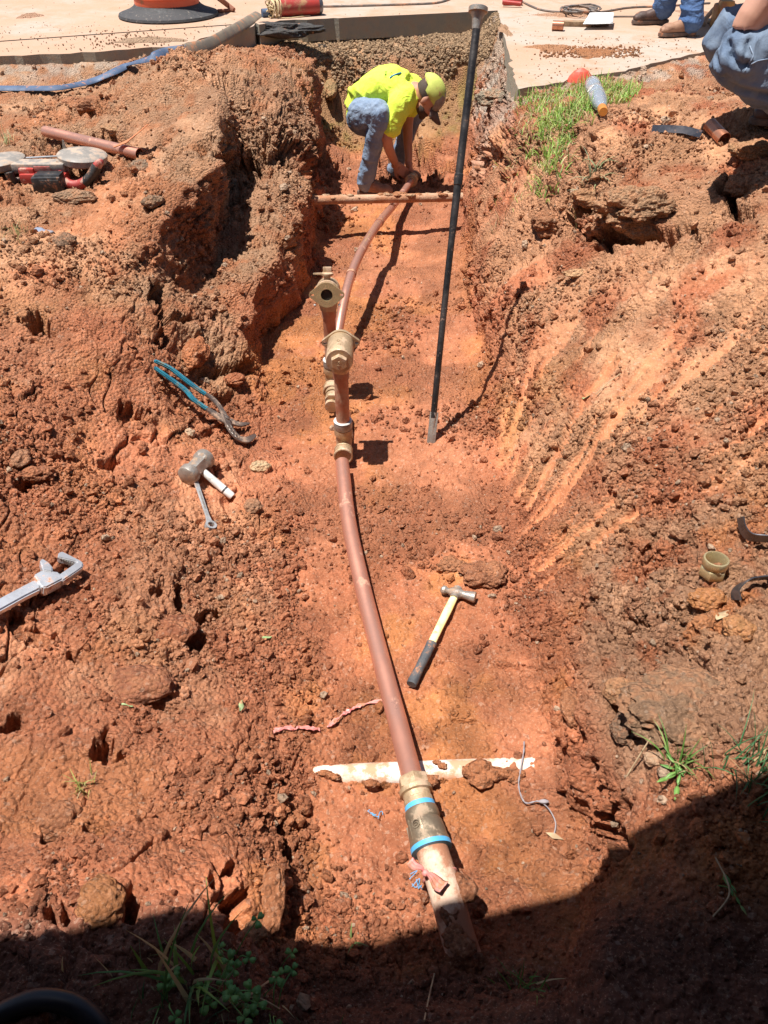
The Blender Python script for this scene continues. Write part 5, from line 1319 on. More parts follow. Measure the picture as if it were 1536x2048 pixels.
for kx, dp_, wd_ in (([(1458, 88), (1462, 108), (1476, 124), (1494, 132)], .014, .010), ([(1440, 150), (1470, 172), (1505, 184), (1540, 190)], .010, .010), ([(1500, 80), (1494, 104), (1496, 128)], .009, .008), ([(1450, 190), (1490, 205), (1530, 212)], .008, .008), ([(1432, 110), (1440, 138), (1462, 158)], .006, .008)): fold(j_, so_, kx, dp_, wd_)
Bj = surf_bvh(j_)
def seam(keys):
    q = [Bj.ray_cast(EYE, ray(t_.x, t_.y)) for t_ in bez([V3((a, b, 0)) for a, b in keys], 8)]; q = [h[0] + h[1] * .001 for h in q if h[0] is not None]
    if len(q) > 1: m = MB(); m.tube(q, .0022, 6); m.build('seam', M['denim'], j_)
seam([(1500, 92), (1506, 112), (1498, 128), (1490, 142)]); seam([(1536, 118), (1515, 122), (1500, 130)])
add_boot(ft1 + V3((0, 0, -.02)), V3((-1, -.1, 0)), M['boot_dark'], b); add_boot(ft2 + V3((0, 0, -.02)), V3((-1, .1, 0)), M['boot_dark'], b)

# ================================================================== THINGS ON THE PAVING
dc = P(338, 30, ROAD + .01); 
dr = grp('traffic_drum', (dc.x, dc.y, ROAD + .004), 'orange traffic drum with white bands on a black rubber ring base', 'traffic drum')
T = Matrix.Translation((dc.x, dc.y, ROAD + .004)); sD = F / (dc.y * CT + (CAM_H - ROAD) * ST)
rb_ = 98 / sD; rd = 63 / sD
m = MB(); m.lathe([(rd - .03, .0), (rb_ - .01, .0), (rb_, .010), (rb_ - .006, .026), (rb_ * .78, .052), (rd + .015, .075), (rd + .004, .088), (rd - .03, .088)], 56, T, closed=True); m.build('rubber_base', M['rubber'], dr)
m = MB(); m.lathe([(rd - .02, .03), (rd - .012, .03), (rd, .10), (rd, .13), (rd + .006, .138), (rd + .006, .150), (rd - .002, .158), (rd - .006, .30), (rd - .02, .31), (rd - .02, .46), (rd - .03, .47), (rd - .035, .62), (rd - .045, .63), (rd - .05, .78), (rd - .06, .80), (rd - .065, .94), (rd - .10, .98), (.02, .99)], 48, T); dbody = m.build('drum_body', M['drum_orange'], dr)
for z0_, r0_ in ((.315, .0175), (.635, .043)):
    m = MB(); m.lathe([(rd - r0_, z0_), (rd - r0_ - .002, z0_ + .14)], 48, T); m.build('reflective_band', M['drum_stripe'], dr)
m = MB(); m.box((dc.x, dc.y, ROAD + 1.02), (.16, .03, .06), bev=.012); m.build('handle', M['drum_orange'], dr)

# red cylinder wound with rope, hose end beside it
rc0, rc1 = P(560, 16, ROAD + .068), P(636, 11, ROAD + .068)
rc = grp('red_cylinder', tuple(rc0), 'scuffed red cylinder lying on the paving with pale rope wound on one end', 'cylinder')
m = MB(); m.tube([rc0, rc1], .066, 32); m.build('tank', M['red_paint'], rc)
m = MB(); dd = (rc1 - rc0).normalized(); m.tube([rc1 - dd * .005, rc1 + dd * .012, rc1 + dd * .028], [.067, .067, .055], 32); m.build('end_cap', M['steel_dark'], rc)
m = MB()
for i in range(5):
    r4 = random.Random(i + 50); cc_ = rc0 - dd * (.01 + .016 * i); m.ring(cc_, dd + V3((0, r4.uniform(-.3, .3), r4.uniform(-.3, .3))), .060 + r4.uniform(-.008, .008), .0055, 28, 6)
for i in range(7):
    r4 = random.Random(i); q = [rc0 - dd * .09 + V3((r4.uniform(-.03, .06), r4.uniform(-.05, .05), r4.uniform(-.055, .055))) for _ in range(4)]; m.tube(bez(q, 6), .0045, 6)
m.tube(bez([rc0 - dd * .1 + V3((0, 0, -.05)), P(545, 34, ROAD + .01), P(575, 36, ROAD + .01), P(620, 31, ROAD + .01)], 8), .0042, 6)
m.build('rope_coil', M['rope'], rc)
# lay-flat discharge hose
hs = grp('discharge_hose', tuple(P(300, 112, .8)), 'flat blue and khaki discharge hose snaking from the paving down over the left bank', 'hose')
def hose(name, keys, mt, w):
    pts = bez([k_[0] for k_ in keys], 8); tl = np.interp(np.linspace(0, len(keys) - 1, len(pts)), range(len(keys)), [k_[1] for k_ in keys])
    m = MB(); vs_, fs_ = [], []; n = len(pts); K = 12
    for i, p_ in enumerate(pts):
        t_ = (pts[min(i + 1, n - 1)] - pts[max(i - 1, 0)]).normalized(); hz = t_.cross(V3((0, 0, 1))).normalized(); up_ = hz.cross(t_)
        a = tl[i]; u_ = hz * math.cos(a) + up_ * math.sin(a); v_ = -hz * math.sin(a) + up_ * math.cos(a)
        for k_ in range(K):
            b_ = 2 * math.pi * k_ / K; vs_.append(p_ + u_ * math.cos(b_) * w / 2 + v_ * math.sin(b_) * .008)
    for i in range(n - 1):
        for k_ in range(K): fs_.append((i * K + k_, i * K + (k_ + 1) % K, (i + 1) * K + (k_ + 1) % K, (i + 1) * K + k_))
    fs_ += [tuple(range(K)), tuple(range((n - 1) * K, n * K))[::-1]]
    m._add(vs_, fs_); return m.build(name, mt, hs, 60)
def hz_(px, py, lift): return hit(px, py)[0] + V3((0, 0, lift))
kk = (P(372, 100, .85), 1.0)
hose('khaki_section', [(P(518, 28, ROAD + .02), .5), (P(490, 47, ROAD + .03), .9), (P(455, 68, ROAD + .05), 1.1), (P(418, 88, ROAD + .07), 1.1), kk], M['hose_khaki'], .075)
hose('blue_section', [kk, (P(335, 104, .84), .9), (P(296, 118, .82), .6), (hz_(262, 138, .03), .3), (hz_(225, 156, .03), .3), (hz_(180, 174, .03), .25), (hz_(120, 186, .03), .25), (hz_(60, 187, .03), .25), (hz_(0, 187, .03), .25), (hz_(-80, 187, .03), .3)], M['hose_blue'], .062)
m = MB(); q = P(524, 26, ROAD + .035); m.tube([q, q + V3((.05, .02, 0))], [.03, .03], 18); m.tube([q + V3((.05, .02, 0)), q + V3((.07, .03, 0))], [.036, .036], 18); m.build('hose_fitting', M['hose_blue'], hs)
# cables, coil, papers, block, small copper piece, red tool
m = MB(); m.tube(bez([P(640, 13, ROAD + .012), P(700, 12, ROAD + .012), P(800, 9, ROAD + .012), P(870, 6, ROAD + .012), P(900, -2, ROAD + .012)], 8), .009, 8); tag(m.build('power_cable', M['cable']), 'dark cable running along the paving behind the red cylinder', 'cable')
m = MB(); m.tube(bez([P(1045, 3, ROAD + .012), P(1062, 12, ROAD + .012), P(1085, 20, ROAD + .012), P(1120, 24, ROAD + .012), P(1180, 26, ROAD + .012), P(1215, 22, ROAD + .012), P(1260, 15, ROAD + .012), P(1330, 12, ROAD + .012), P(1420, 6, ROAD + .012)], 8), .008, 8)
for i in range(7):
    r4 = random.Random(i + 9); c_ = P(1160 + r4.uniform(-7, 7), 18 + r4.uniform(-2, 2), ROAD + .012 + i * .006); q = [c_ + V3((math.cos(a) * (.13 + r4.uniform(-.02, .02)), math.sin(a) * (.17 + r4.uniform(-.03, .03)), .006 * math.sin(a * 2 + i))) for a in np.linspace(0, 6.2, 22)]; m.tube(q, .007, 8)
tag(m.build('coiled_cable', M['cable']), 'brown cable lying in a loose coil on the paving', 'cable')
m = MB(); m.tube(bez([P(1175, 36, ROAD + .012), P(1230, 33, ROAD + .012), P(1290, 33, ROAD + .012)], 6), .006, 8); tag(m.build('thin_cable', M['cable']), 'thin dark cable behind the white papers', 'cable')
wb = grp('wood_block', tuple(P(1155, 50, ROAD)), 'worn wooden block lying in front of the white papers', 'wood block')
m = MB(); m.box(P(1155, 47, ROAD + .022), (.21, .07, .035), bev=.004, rot=Quaternion((0, 0, 1), R(-8))); m.build('block', M['wood'], wb)
m = MB(); m.box(P(1198, 49, ROAD + .016), (.14, .06, .022), bev=.004, rot=Quaternion((0, 0, 1), R(20))); m.build('shim', mat('wood_dark', (.12, .07, .05), .8), wb)
pa_ = grp('papers', tuple(P(1195, 40, ROAD + .05)), 'white sheets of paper propped on the wooden block', 'paper')
for i in range(2):
    cs_ = [P(1166 + i * 3, 48 + i, ROAD + .045 - i * .004), P(1226, 45 + i * 2, ROAD + .05 - i * .004), P(1228, 25, ROAD + .075 + i * .001), P(1180, 26, ROAD + .072 + i * .001)]
    m = MB(); N_ = 8; vs_ = []
    for a in range(N_ + 1):
        for b_ in range(N_ + 1):
            u_, v_ = a / N_, b_ / N_; q = cs_[0].lerp(cs_[1], u_).lerp(cs_[3].lerp(cs_[2], u_), v_); q = q + V3((0, 0, .012 * math.sin(u_ * 3 + i) * math.sin(v_ * 3))); vs_.append(q)
    m._add(vs_, [(a * (N_ + 1) + b_, (a + 1) * (N_ + 1) + b_, (a + 1) * (N_ + 1) + b_ + 1, a * (N_ + 1) + b_ + 1) for a in range(N_) for b_ in range(N_)])
    o_ = m.build('sheet', M['paper'], pa_); so = o_.modifiers.new('s', 'SOLIDIFY'); so.thickness = .001
open_pipe('copper_stub', P(1105, 51, ROAD + .036), P(1127, 52, ROAD + .036), .034, M['copper_shiny'], 'short stub of shiny copper pipe beside the wooden block', 'pipe')
m = MB(); m.box(P(1025, 3, ROAD + .03), (.17, .08, .05), bev=.015); m.tube([P(1005, 4, ROAD + .04), P(1042, 8, ROAD + .03)], .018, 12); tag(m.build('red_tool', M['red_paint']), 'small red tool lying on the paving behind the digging bar', 'tool')
m = MB(); m.tube([P(437, -4, ROAD + .12), P(455, 10, ROAD + .05), P(468, 20, ROAD + .02)], [.02, .02, .018], 10); m.tube([P(436, 22, ROAD + .02), P(468, 20, ROAD + .015)], [.014, .012], 10); tag(m.build('wooden_stick', mat('stick', (.30, .12, .07), .8)), 'reddish wooden stick beside the traffic drum', 'stick')
dg_ = grp('floor_jack_tool', tuple(P(1440, 35, ROAD)), 'yellow and brown tool with a spoon-shaped arm standing behind the squatting person', 'tool')
m = MB(); m.box(P(1448, 32, ROAD + .09), (.16, .12, .16), bev=.02); m.box(P(1452, 12, ROAD + .16), (.10, .10, .08), bev=.02); m.build('housing', mat('tool_yellow', (.40, .22, .06), .5, 0, (.2, .1, .05), 9, .3), dg_)
m = MB(); m.tube(bez([P(1404, 48, ROAD + .02), P(1414, 34, ROAD + .06), P(1432, 14, ROAD + .13), P(1446, 6, ROAD + .18)], 6), [.03] * 4 + [.016] * 15, 12); m.build('arm', mat('arm_tan', (.5, .36, .26), .6), dg_)
m = MB(); m.box(P(1448, 44, ROAD + .02), (.24, .14, .03), bev=.006); m.build('base', M['saw_black'], dg_)

# bottle in the grass
bq = hit(1200, 232)[0]; ba_ = at_depth(1186, 186, (bq.y * CT + (CAM_H - bq.z) * ST) + .06); 
b0 = hit(1188, 205)[0] + V3((0, .05, .055)); b1 = hit(1204, 240)[0] + V3((0, 0, .035)); FBo = frame(b0, b1 - b0) @ Matrix.Rotation(R(90), 4, 'Y'); lb = max((b1 - b0).length, .17)
bt_ = grp('sports_drink_bottle', tuple(b0), 'empty ribbed clear bottle with orange cap lying in the grass', 'bottle')
glass = bpy.data.materials.new('clear_plastic'); glass.use_nodes = True; gb = glass.node_tree.nodes['Principled BSDF']
gb.inputs['Base Color'].default_value = (.45, .50, .58, 1); gb.inputs['Roughness'].default_value = .12; gb.inputs['Transmission Weight'].default_value = .5; gb.inputs['IOR'].default_value = 1.3
m = MB(); s5 = lb / .20; rr5 = .041
m.lathe([(.0, -.05 * s5), (.030, -.05 * s5), (rr5, -.040 * s5), (rr5, .0), (rr5 * .90, .012 * s5), (rr5 * .90, .03 * s5), (rr5, .04 * s5), (rr5 * 1.0, .07 * s5), (rr5 * .93, .075 * s5), (rr5, .085 * s5), (rr5 * .95, .12 * s5), (.028, .155 * s5), (.019, .172 * s5), (.019, .18 * s5)], 36, FBo); m.build('bottle_body', glass, bt_)
m = MB(); m.lathe([(.021, .172 * s5), (.022, .176 * s5), (.022, .196 * s5), (.018, .2 * s5)], 24, FBo); m.build('bottle_cap', M['cap_orange'], bt_)
m = MB(); best = None
tow = (EYE - FBo.translation).normalized(); ax = FBo.to_3x3() @ V3((0, 0, 1)); rad_ = (tow - ax * tow.dot(ax)).normalized(); rad2 = (rad_ + ax.cross(rad_) * .35).normalized(); cpt = FBo.translation + ax * .055 * s5 + rad2 * (rr5 + .001)
m.ring(cpt, rad2, .017, .0035, 24, 6, squash=.3); m.tube([cpt - ax * .004, cpt + ax * .010], .003, 6); m.build('printed_letter', M['drum_stripe'], bt_)
# red plastic cover by the paving edge
rp = P(1160, 160, ROAD + .0); m = MB()
m.lathe([(.13, -.01), (.11, .03), (.07, .065), (.02, .085), (0, .087)], 10, Matrix.Translation(rp) @ Matrix.Diagonal((.62, .42, .75, 1))); tag(m.build('red_plastic_cover', M['plastic_red'], None, 20), 'faceted red plastic cover at the paving edge above the grass', 'cover')

# string, ribbon, tape
m = MB(); keys = [(1047, 1488), (1046, 1510), (1040, 1545), (1036, 1575), (1042, 1600), (1052, 1612), (1072, 1608), (1084, 1612)]; m.tube(bez([on(a, b, .012) for a, b in keys], 6), .0014, 6); m.tube(bez([on(a, b, .014) for a, b in keys], 6), [.0008 + .0018 * abs(math.sin(i * .9)) for i in range(43)], 6)
m.tube(bez([on(1084, 1612, .014), on(1098, 1625, .012), on(1110, 1650, .01), on(1106, 1676, .01)], 6), .0016, 6); m.ell(on(1086, 1609, .015), (.013, .006, .004), sub=2); tag(m.build('dried_vine', M['string_grey']), 'withered grey vine trailing over the end of the half-buried white pipe', 'vine')
m = MB(); m.prism([(0, 0), (.02, .008), (.045, 0), (.02, -.008)], .0012, frame(on(1090, 1668, .008), V3((1, -.5, .1)))); tag(m.build('dry_leaf', M['leaf_dry']), 'dry tan leaf at the end of the withered vine', 'leaf')
def tape(name, keys, w, mt, label, lift=.006, seed=0):
    cp = bez([on(a, b, lift) for a, b in keys], 10); r5 = random.Random(seed); m = MB(); vs_ = []; fs_ = []; n = len(cp)
    for i, p_ in enumerate(cp):
        t_ = (cp[min(i + 1, n - 1)] - cp[max(i - 1, 0)]).normalized(); s_ = t_.cross(V3((0, 0, 1))).normalized(); ww = w * (1 + .4 * math.sin(i * .8 + seed)) * (.5 + .5 * r5.random())
        for k_ in range(5): vs_.append(p_ + s_ * ww * (k_ / 4 - .5) + V3((0, 0, r5.uniform(0, .006))))
    for i in range(n - 1):
        for k_ in range(4): fs_.append((i * 5 + k_, i * 5 + k_ + 1, i * 5 + k_ + 6, i * 5 + k_ + 5))
    m._add(vs_, fs_); o = m.build(name, mt); so = o.modifiers.new('s', 'SOLIDIFY'); so.thickness = .0012; tag(o, label, 'flagging tape'); return o
tape('flagging_tape', [(540, 1475), (560, 1462), (600, 1458), (640, 1462)], .016, M['tape_pink'], 'pale pink strip of torn flagging tape trodden into the trench floor', seed=1)
tape('flagging_tape', [(655, 1458), (690, 1430), (722, 1414), (765, 1404)], .012, M['tape_pink'], 'narrow faded strip of flagging tape ending beside the copper pipe', seed=5)
rbn = grp('pink_ribbon', tuple(P(852, 1748, .15)), 'pink ribbon tied round the muddy white pipe with two loose tails', 'ribbon')
kn_ = P(851, 1746, .155)
for nm, tip, wv in (('ribbon_tail', P(820, 1722, .145), .022), ('ribbon_tail', P(888, 1774, .165), .030)):
    m = MB(); n = 9; vs_ = []
    for i in range(n):
        q = kn_.lerp(tip, i / (n - 1)) + V3((0, 0, .008 * math.sin(i * .8))); s_ = (tip - kn_).cross(V3((0, 0, 1))).normalized(); ww = wv * (.15 + .85 * min(1, i / 5))
        for k_ in range(7): vs_.append(q + s_ * ww * (k_ / 6 - .5) + V3((0, 0, .003 * (k_ % 2))))
    m._add(vs_, [(i * 7 + k_, i * 7 + k_ + 1, i * 7 + k_ + 8, i * 7 + k_ + 7) for i in range(n - 1) for k_ in range(6)]); o = m.build(nm, M['tape_pink'], rbn, 20); so = o.modifiers.new('s', 'SOLIDIFY'); so.thickness = .001
m = MB(); m.ring(P(880, 1752, .112), pw[4] - pw[2], .0375, .004, 32, 6); m.ell(kn_, (.008,) * 3, sub=2); m.build('knot', M['tape_pink'], rbn)
def shred(name, spots, mt, label):
    m = MB(); r5 = random.Random(len(spots))
    for (a, b) in spots:
        q = on(a, b, .006); m.tube(bez([q + V3((r5.uniform(-.012, .012), r5.uniform(-.012, .012), r5.uniform(0, .008))) for _ in range(4)], 4), .0008, 5)
    tag(m.build(name, mt), label, 'wire scraps')
shred('blue_wire_scraps', [(745, 1632), (752, 1638), (760, 1634)], M['blue'], 'tiny curl of blue wire insulation left of the brass coupling'); shred('blue_wire_scraps', [(826, 1752), (830, 1768), (836, 1774), (828, 1776)], M['blue'], 'small tangle of blue scraps beside the pink ribbon')
# ================================================================== PLANTS
GREENS = [(.22, .38, .06), (.28, .44, .08), (.15, .28, .05), (.38, .46, .13)]
def blades(name, spots, n, ln, w, label=None, cat=None, kind=None, cols=GREENS, droop=.7, spread=.02, dry=.12, seed=0):
    r6 = np.random.default_rng(seed); vs_, fs_, cs_ = [], [], []
    for b in range(n):
        c_, rad6 = spots[r6.integers(len(spots))]
        o_ = V3(c_) + V3((r6.normal() * rad6, r6.normal() * rad6, 0)); o_.z = ground_z(o_.x, o_.y) - .004
        a = r6.uniform(0, 6.283); l_ = ln * r6.uniform(.45, 1.3); w_ = w * r6.uniform(.6, 1.3); tilt = r6.uniform(.15, 1.0)
        d_ = V3((math.cos(a), math.sin(a), 0)); s_ = V3((-math.sin(a), math.cos(a), 0)); K = 5; base = len(vs_); q = o_.copy(); ang = math.pi / 2 - tilt * .55
        colr = np.array(cols[r6.integers(len(cols))]) if r6.random() > dry else np.array((.48, .38, .2)); colr = colr * r6.uniform(.75, 1.25)
        for k in range(K + 1):
            ww = w_ * (1 - (k / K) ** 1.6) * (.6 + .4 * min(1, k)) + .0003
            vs_ += [q - s_ * ww / 2, q + V3((0, 0, ww * .25)), q + s_ * ww / 2]; cs_ += [colr] * 3
            q = q + (d_ * math.cos(ang) + V3((0, 0, math.sin(ang)))) * l_ / K; ang -= droop * tilt * r6.uniform(.25, .55)
        for k in range(K):
            for j in (0, 1): fs_.append((base + k * 3 + j, base + k * 3 + j + 1, base + k * 3 + j + 4, base + k * 3 + j + 3))
    me = mesh_np(name, np.array([tuple(v) for v in vs_]), np.array(fs_)); set_col(me, np.array(cs_)); me.materials.append(M['blade'])
    o = bpy.data.objects.new(name, me); COL.objects.link(o); tag(o, label, cat, None, kind); return o
mb_, nt, bs = nodes_of('blade'); at = nt.nodes.new('ShaderNodeVertexColor'); at.layer_name = 'col'; L(nt, at.outputs[0], bs.inputs['Base Color']); bs.inputs['Roughness'].default_value = .5
bs.inputs['Transmission Weight'].default_value = .0; tr = nt.nodes.new('ShaderNodeBsdfTranslucent'); L(nt, at.outputs[0], tr.inputs[0]); mx = nt.nodes.new('ShaderNodeMixShader'); mx.inputs[0].default_value = .3
L(nt, bs.outputs[0], mx.inputs[1]); L(nt, tr.outputs[0], mx.inputs[2]); L(nt, mx.outputs[0], nt.nodes['Material Output'].inputs[0]); M['blade'] = mb_
def sp(lst): return [(tuple(hit(a, b)[0]), r_) for a, b, r_ in lst]
blades('grass', sp([(1062, 208, .05), (1085, 215, .06), (1110, 200, .07), (1128, 192, .06), (1150, 190, .06), (1165, 200, .05), (1105, 232, .06), (1120, 248, .05), (1095, 240, .05), (1135, 240, .04), (1150, 258, .05), (1130, 268, .05), (1105, 262, .04), (1180, 178, .05), (1215, 178, .06), (1240, 186, .05), (1262, 188, .04), (1225, 205, .04), (1255, 196, .03), (1160, 225, .04)]), 1200, .08, .0065, kind='stuff', seed=1, droop=1.0)
blades('grass', sp([(1085, 225, .13), (1135, 210, .13), (1110, 255, .09), (1220, 190, .1), (1095, 330, .05)]), 900, .07, .004, kind='stuff', seed=21, droop=2.2, dry=.7)
blades('grass', sp([(1085, 318, .03), (1098, 330, .03), (1092, 345, .03), (1110, 350, .03), (1115, 300, .05), (1080, 300, .04)]), 200, .085, .007, kind='stuff', seed=2, droop=1.1)
blades('sparse_grass', sp([(1000, 400, .03), (1010, 430, .03), (1040, 270, .1), (1030, 310, .1), (1060, 340, .08)]), 90, .06, .0035, kind='stuff', seed=3, dry=.6)
blades('grass_tuft', sp([(1172, 422, .014)]), 26, .16, .007, 'pale drooping grass tuft growing over a dark hollow in the right mound', 'grass tuft', cols=[(.25, .33, .16), (.34, .40, .24)], seed=4, droop=1.2)
blades('grass_tuft', sp([(1225, 440, .03), (1245, 445, .03)]), 30, .09, .003, 'dry rooty grass tuft beside the hollow in the right mound', 'grass tuft', cols=[(.42, .32, .2), (.30, .24, .15)], seed=5)
blades('grass_tuft', sp([(12, 285, .02)]), 22, .10, .004, 'small pale grass tuft at the left edge behind the band saw', 'grass tuft', cols=[(.40, .42, .22)], seed=6)
blades('grass_tuft', sp([(20, 480, .03), (35, 465, .03)]), 24, .06, .003, 'thin grass tuft beside the crumpled clear plastic', 'grass tuft', cols=[(.30, .36, .14)], seed=7)
blades('grass_tuft', sp([(168, 1565, .012), (165, 1580, .008)]), 22, .05, .003, 'tiny yellow-green grass sprig on the near left bank', 'grass tuft', cols=[(.38, .40, .12)], seed=8)
blades('grass_tuft', sp([(1345, 1520, .008), (1370, 1530, .012)]), 26, .085, .005, 'uprooted fresh green grass tuft below the grey soil lump on the right', 'grass tuft', cols=[(.12, .26, .05), (.2, .32, .09)], seed=9)
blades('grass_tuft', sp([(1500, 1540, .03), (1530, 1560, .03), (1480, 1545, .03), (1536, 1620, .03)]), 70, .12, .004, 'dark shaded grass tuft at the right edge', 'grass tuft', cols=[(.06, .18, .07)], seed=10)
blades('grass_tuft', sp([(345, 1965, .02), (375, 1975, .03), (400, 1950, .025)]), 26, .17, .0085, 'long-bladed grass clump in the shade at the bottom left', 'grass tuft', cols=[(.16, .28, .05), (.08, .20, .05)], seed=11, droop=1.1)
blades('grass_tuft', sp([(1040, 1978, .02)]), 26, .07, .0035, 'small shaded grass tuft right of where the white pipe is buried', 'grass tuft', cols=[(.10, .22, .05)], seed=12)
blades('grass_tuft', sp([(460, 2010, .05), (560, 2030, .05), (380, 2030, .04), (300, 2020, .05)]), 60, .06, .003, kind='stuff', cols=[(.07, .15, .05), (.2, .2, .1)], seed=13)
blades('grass_tuft', sp([(702, 1880, .008)]), 5, .05, .004, 'single short grass blade at the shade line left of the white pipe', 'grass tuft', cols=[(.2, .3, .1)], seed=14)
# clover and small leafy weeds
def weed(loc_px, n, h_, leaf, label, seed, trefoil=True, mt='leaf'):
    r7 = random.Random(seed); base = on(*loc_px); w_ = grp('clover_plant' if trefoil else 'leafy_weed', tuple(base), label, 'weed')
    ms_, ml = MB(), MB()
    for i in range(n):
        a = r7.uniform(0, 6.28); sp_ = r7.uniform(.01, .07); top = base + V3((math.cos(a) * sp_, math.sin(a) * sp_, r7.uniform(.4, 1) * h_)); ms_.tube(bez([base + V3((r7.uniform(-.01, .01), r7.uniform(-.01, .01), -.01)), base.lerp(top, .5) + V3((0, 0, .01)), top], 4), .0011, 5)
        for k in range(3 if trefoil else 2):
            b = 2 * math.pi * k / (3 if trefoil else 2) + a; d_ = V3((math.cos(b), math.sin(b), r7.uniform(-.1, .2))).normalized(); Fl = frame(top, d_); s_ = leaf * r7.uniform(.75, 1.2)
            ol = [(0, 0), (.35, .30), (.75, .44), (1.0, .26), (.93, 0), (1.0, -.26), (.75, -.44), (.35, -.30)] if trefoil else [(0, 0), (.3, .2), (.7, .24), (1.2, .12), (1.6, 0), (1.2, -.12), (.7, -.24), (.3, -.2)]
            ml._add([V3((x_ * s_, y_ * s_, abs(y_) * s_ * .25)) for x_, y_ in ol], [tuple(range(len(ol)))], Fl)
    ms_.build('stem', M['leaf'], w_); o = ml.build('leaves', M[mt], w_, 80); so = o.modifiers.new('s', 'SOLIDIFY'); so.thickness = .0006
weed((470, 1915), 5, .06, .014, 'clover plant nearest the shade line at the bottom left', 1)
weed((445, 1990), 9, .045, .016, 'dense dark clover plant in front of the long-bladed grass', 2)
weed((545, 2020), 6, .03, .015, 'low clover plant at the bottom edge right of the long grass', 3)
weed((330, 2000), 6, .035, .013, 'small clover plant left of the long-bladed grass', 4)
weed((555, 1945), 3, .05, .013, 'thin yellow-green clover sprig just below the sunlit edge', 5)
weed((1435, 1755), 3, .03, .013, 'tiny two-leaf weed in the dark shade at the lower right', 6, False)
weed((1360, 1545), 6, .010, .021, 'broad-leaved green weed lying below the grey soil lump on the right', 7, False)
def leafl(px, py, dx, dy, l_, w_, label, mt='leaf_pale'):
    m = MB(); Fl = frame(on(px, py, .012), V3((dx, dy, .05)), hit(px, py)[1]); n = 8; vs_ = []
    for i in range(n + 1):
        t_ = i / n; ww = w_ * math.sin(math.pi * min(1, t_ * .92 + .06)) ** .8
        vs_ += [V3((t_ * l_, -ww / 2, .004 * math.sin(t_ * 5))), V3((t_ * l_, 0, -.002)), V3((t_ * l_, ww / 2, .004 * math.sin(t_ * 5 + 1)))]
    m._add(vs_, [(i * 3 + k, i * 3 + k + 1, i * 3 + k + 4, i * 3 + k + 3) for i in range(n) for k in (0, 1)], Fl)
    o = m.build('fallen_leaf', M[mt], None, 80); so = o.modifiers.new('s', 'SOLIDIFY'); so.thickness = .0008; tag(o, label, 'leaf')
leafl(1165, 803, .6, .5, .085, .030, 'pale green leaf with a long stalk on the scraped right slope')
m = MB(); m.tube(bez([on(1190, 795, .012), on(1215, 772, .014), on(1240, 752, .01)], 4), .0018, 5); tag(m.build('leaf_stalk', M['leaf_dry']), 'thin dry stalk beside the pale leaf on the right slope', 'stalk')
leafl(480, 1428, .1, .8, .035, .014, 'small green leaf on the floor left of the copper pipe'); leafl(524, 1282, .9, .2, .03, .010, 'tiny withered pale sprig left of the trench floor'); leafl(245, 1415, .9, -.1, .03, .006, 'thin yellow leaf sliver on the left slope')
leafl(1430, 1245, .7, .5, .05, .025, 'faded leaf between the right clods', 'leaf_dry')
def twig(a, b, c_, label, r_=.0018):
    m = MB(); m.tube(bez([on(*a, .02), on(*b, .035), on(*c_, .01)], 6), r_, 5); tag(m.build('twig', M['leaf_dry']), label, 'twig')
twig((1425, 1725), (1448, 1800), (1423, 1838), 'bent dry twig in the dark shade at the lower right')
twig((868, 1955), (858, 2000), (848, 2045), 'dry stalk sticking up at the bottom edge below the white pipe')
twig((560, 1955), (510, 2000), (470, 2020), 'long dry stem arching through the clover'); twig((480, 2008), (520, 2010), (560, 2022), 'short pale stem at the bottom edge beside the clover')
twig((1330, 1440), (1290, 1500), (1250, 1560), 'thin root strand hanging beside the long crack on the right')

# black hose loop at the bottom-left corner
m = MB(); m.tube(bez([P(-120, 2080, .40), P(-40, 2052, .42), P(20, 2018, .44), P(75, 2000, .45), P(130, 2005, .45), P(170, 2025, .44), P(200, 2060, .42), P(215, 2110, .38)], 8), .017, 20); tag(m.build('black_hose', M['black_hose']), 'black hose looping into the bottom left corner', 'hose')

# ================================================================== CLODS AND STONES ONE CAN POINT AT
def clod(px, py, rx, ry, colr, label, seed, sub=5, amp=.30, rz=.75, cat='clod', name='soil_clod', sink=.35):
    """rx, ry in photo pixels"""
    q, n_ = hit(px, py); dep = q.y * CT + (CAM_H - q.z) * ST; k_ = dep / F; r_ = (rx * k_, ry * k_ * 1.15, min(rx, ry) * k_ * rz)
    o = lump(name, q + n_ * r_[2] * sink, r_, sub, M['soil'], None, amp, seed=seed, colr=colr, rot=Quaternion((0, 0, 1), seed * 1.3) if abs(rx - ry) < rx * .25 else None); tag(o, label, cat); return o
TAN, RED, ORG, GRY, DRK = (.48, .28, .17), (.38, .13, .065), (.50, .21, .085), (.24, .15, .105), (.26, .10, .06)
clod(388, 712, 27, 36, (.46, .17, .08), 'upright rounded clod behind the blue-handled pliers', 1)
clod(468, 762, 22, 16, RED, 'dark red clod between the pliers and the trench wall', 2)
clod(965, 1155, 42, 27, (.36, .15, .085), 'large rough red clod above the ball pein hammer head', 3, amp=.4)
clod(905, 1132, 26, 14, (.40, .18, .10), 'flat red clod just left of the large clod above the hammer', 4)
clod(1412, 1200, 36, 20, (.50, .22, .09), 'orange clod directly below the brass nut', 5)
clod(1408, 1246, 22, 14, (.44, .19, .09), 'small brown clod below the orange clod on the right slope', 6, sub=4)
clod(1478, 1262, 28, 24, (.48, .24, .11), 'crumbly orange clod below the lower steel strip', 7)
clod(505, 1016, 16, 16, (.36, .20, .13), 'round brown clod right of the white-handled sledge', 8, sub=4)
clod(522, 936, 19, 13, (.66, .50, .33), 'pale yellow stone right of the short sledge', 9, sub=4, name='pale_stone', cat='stone')
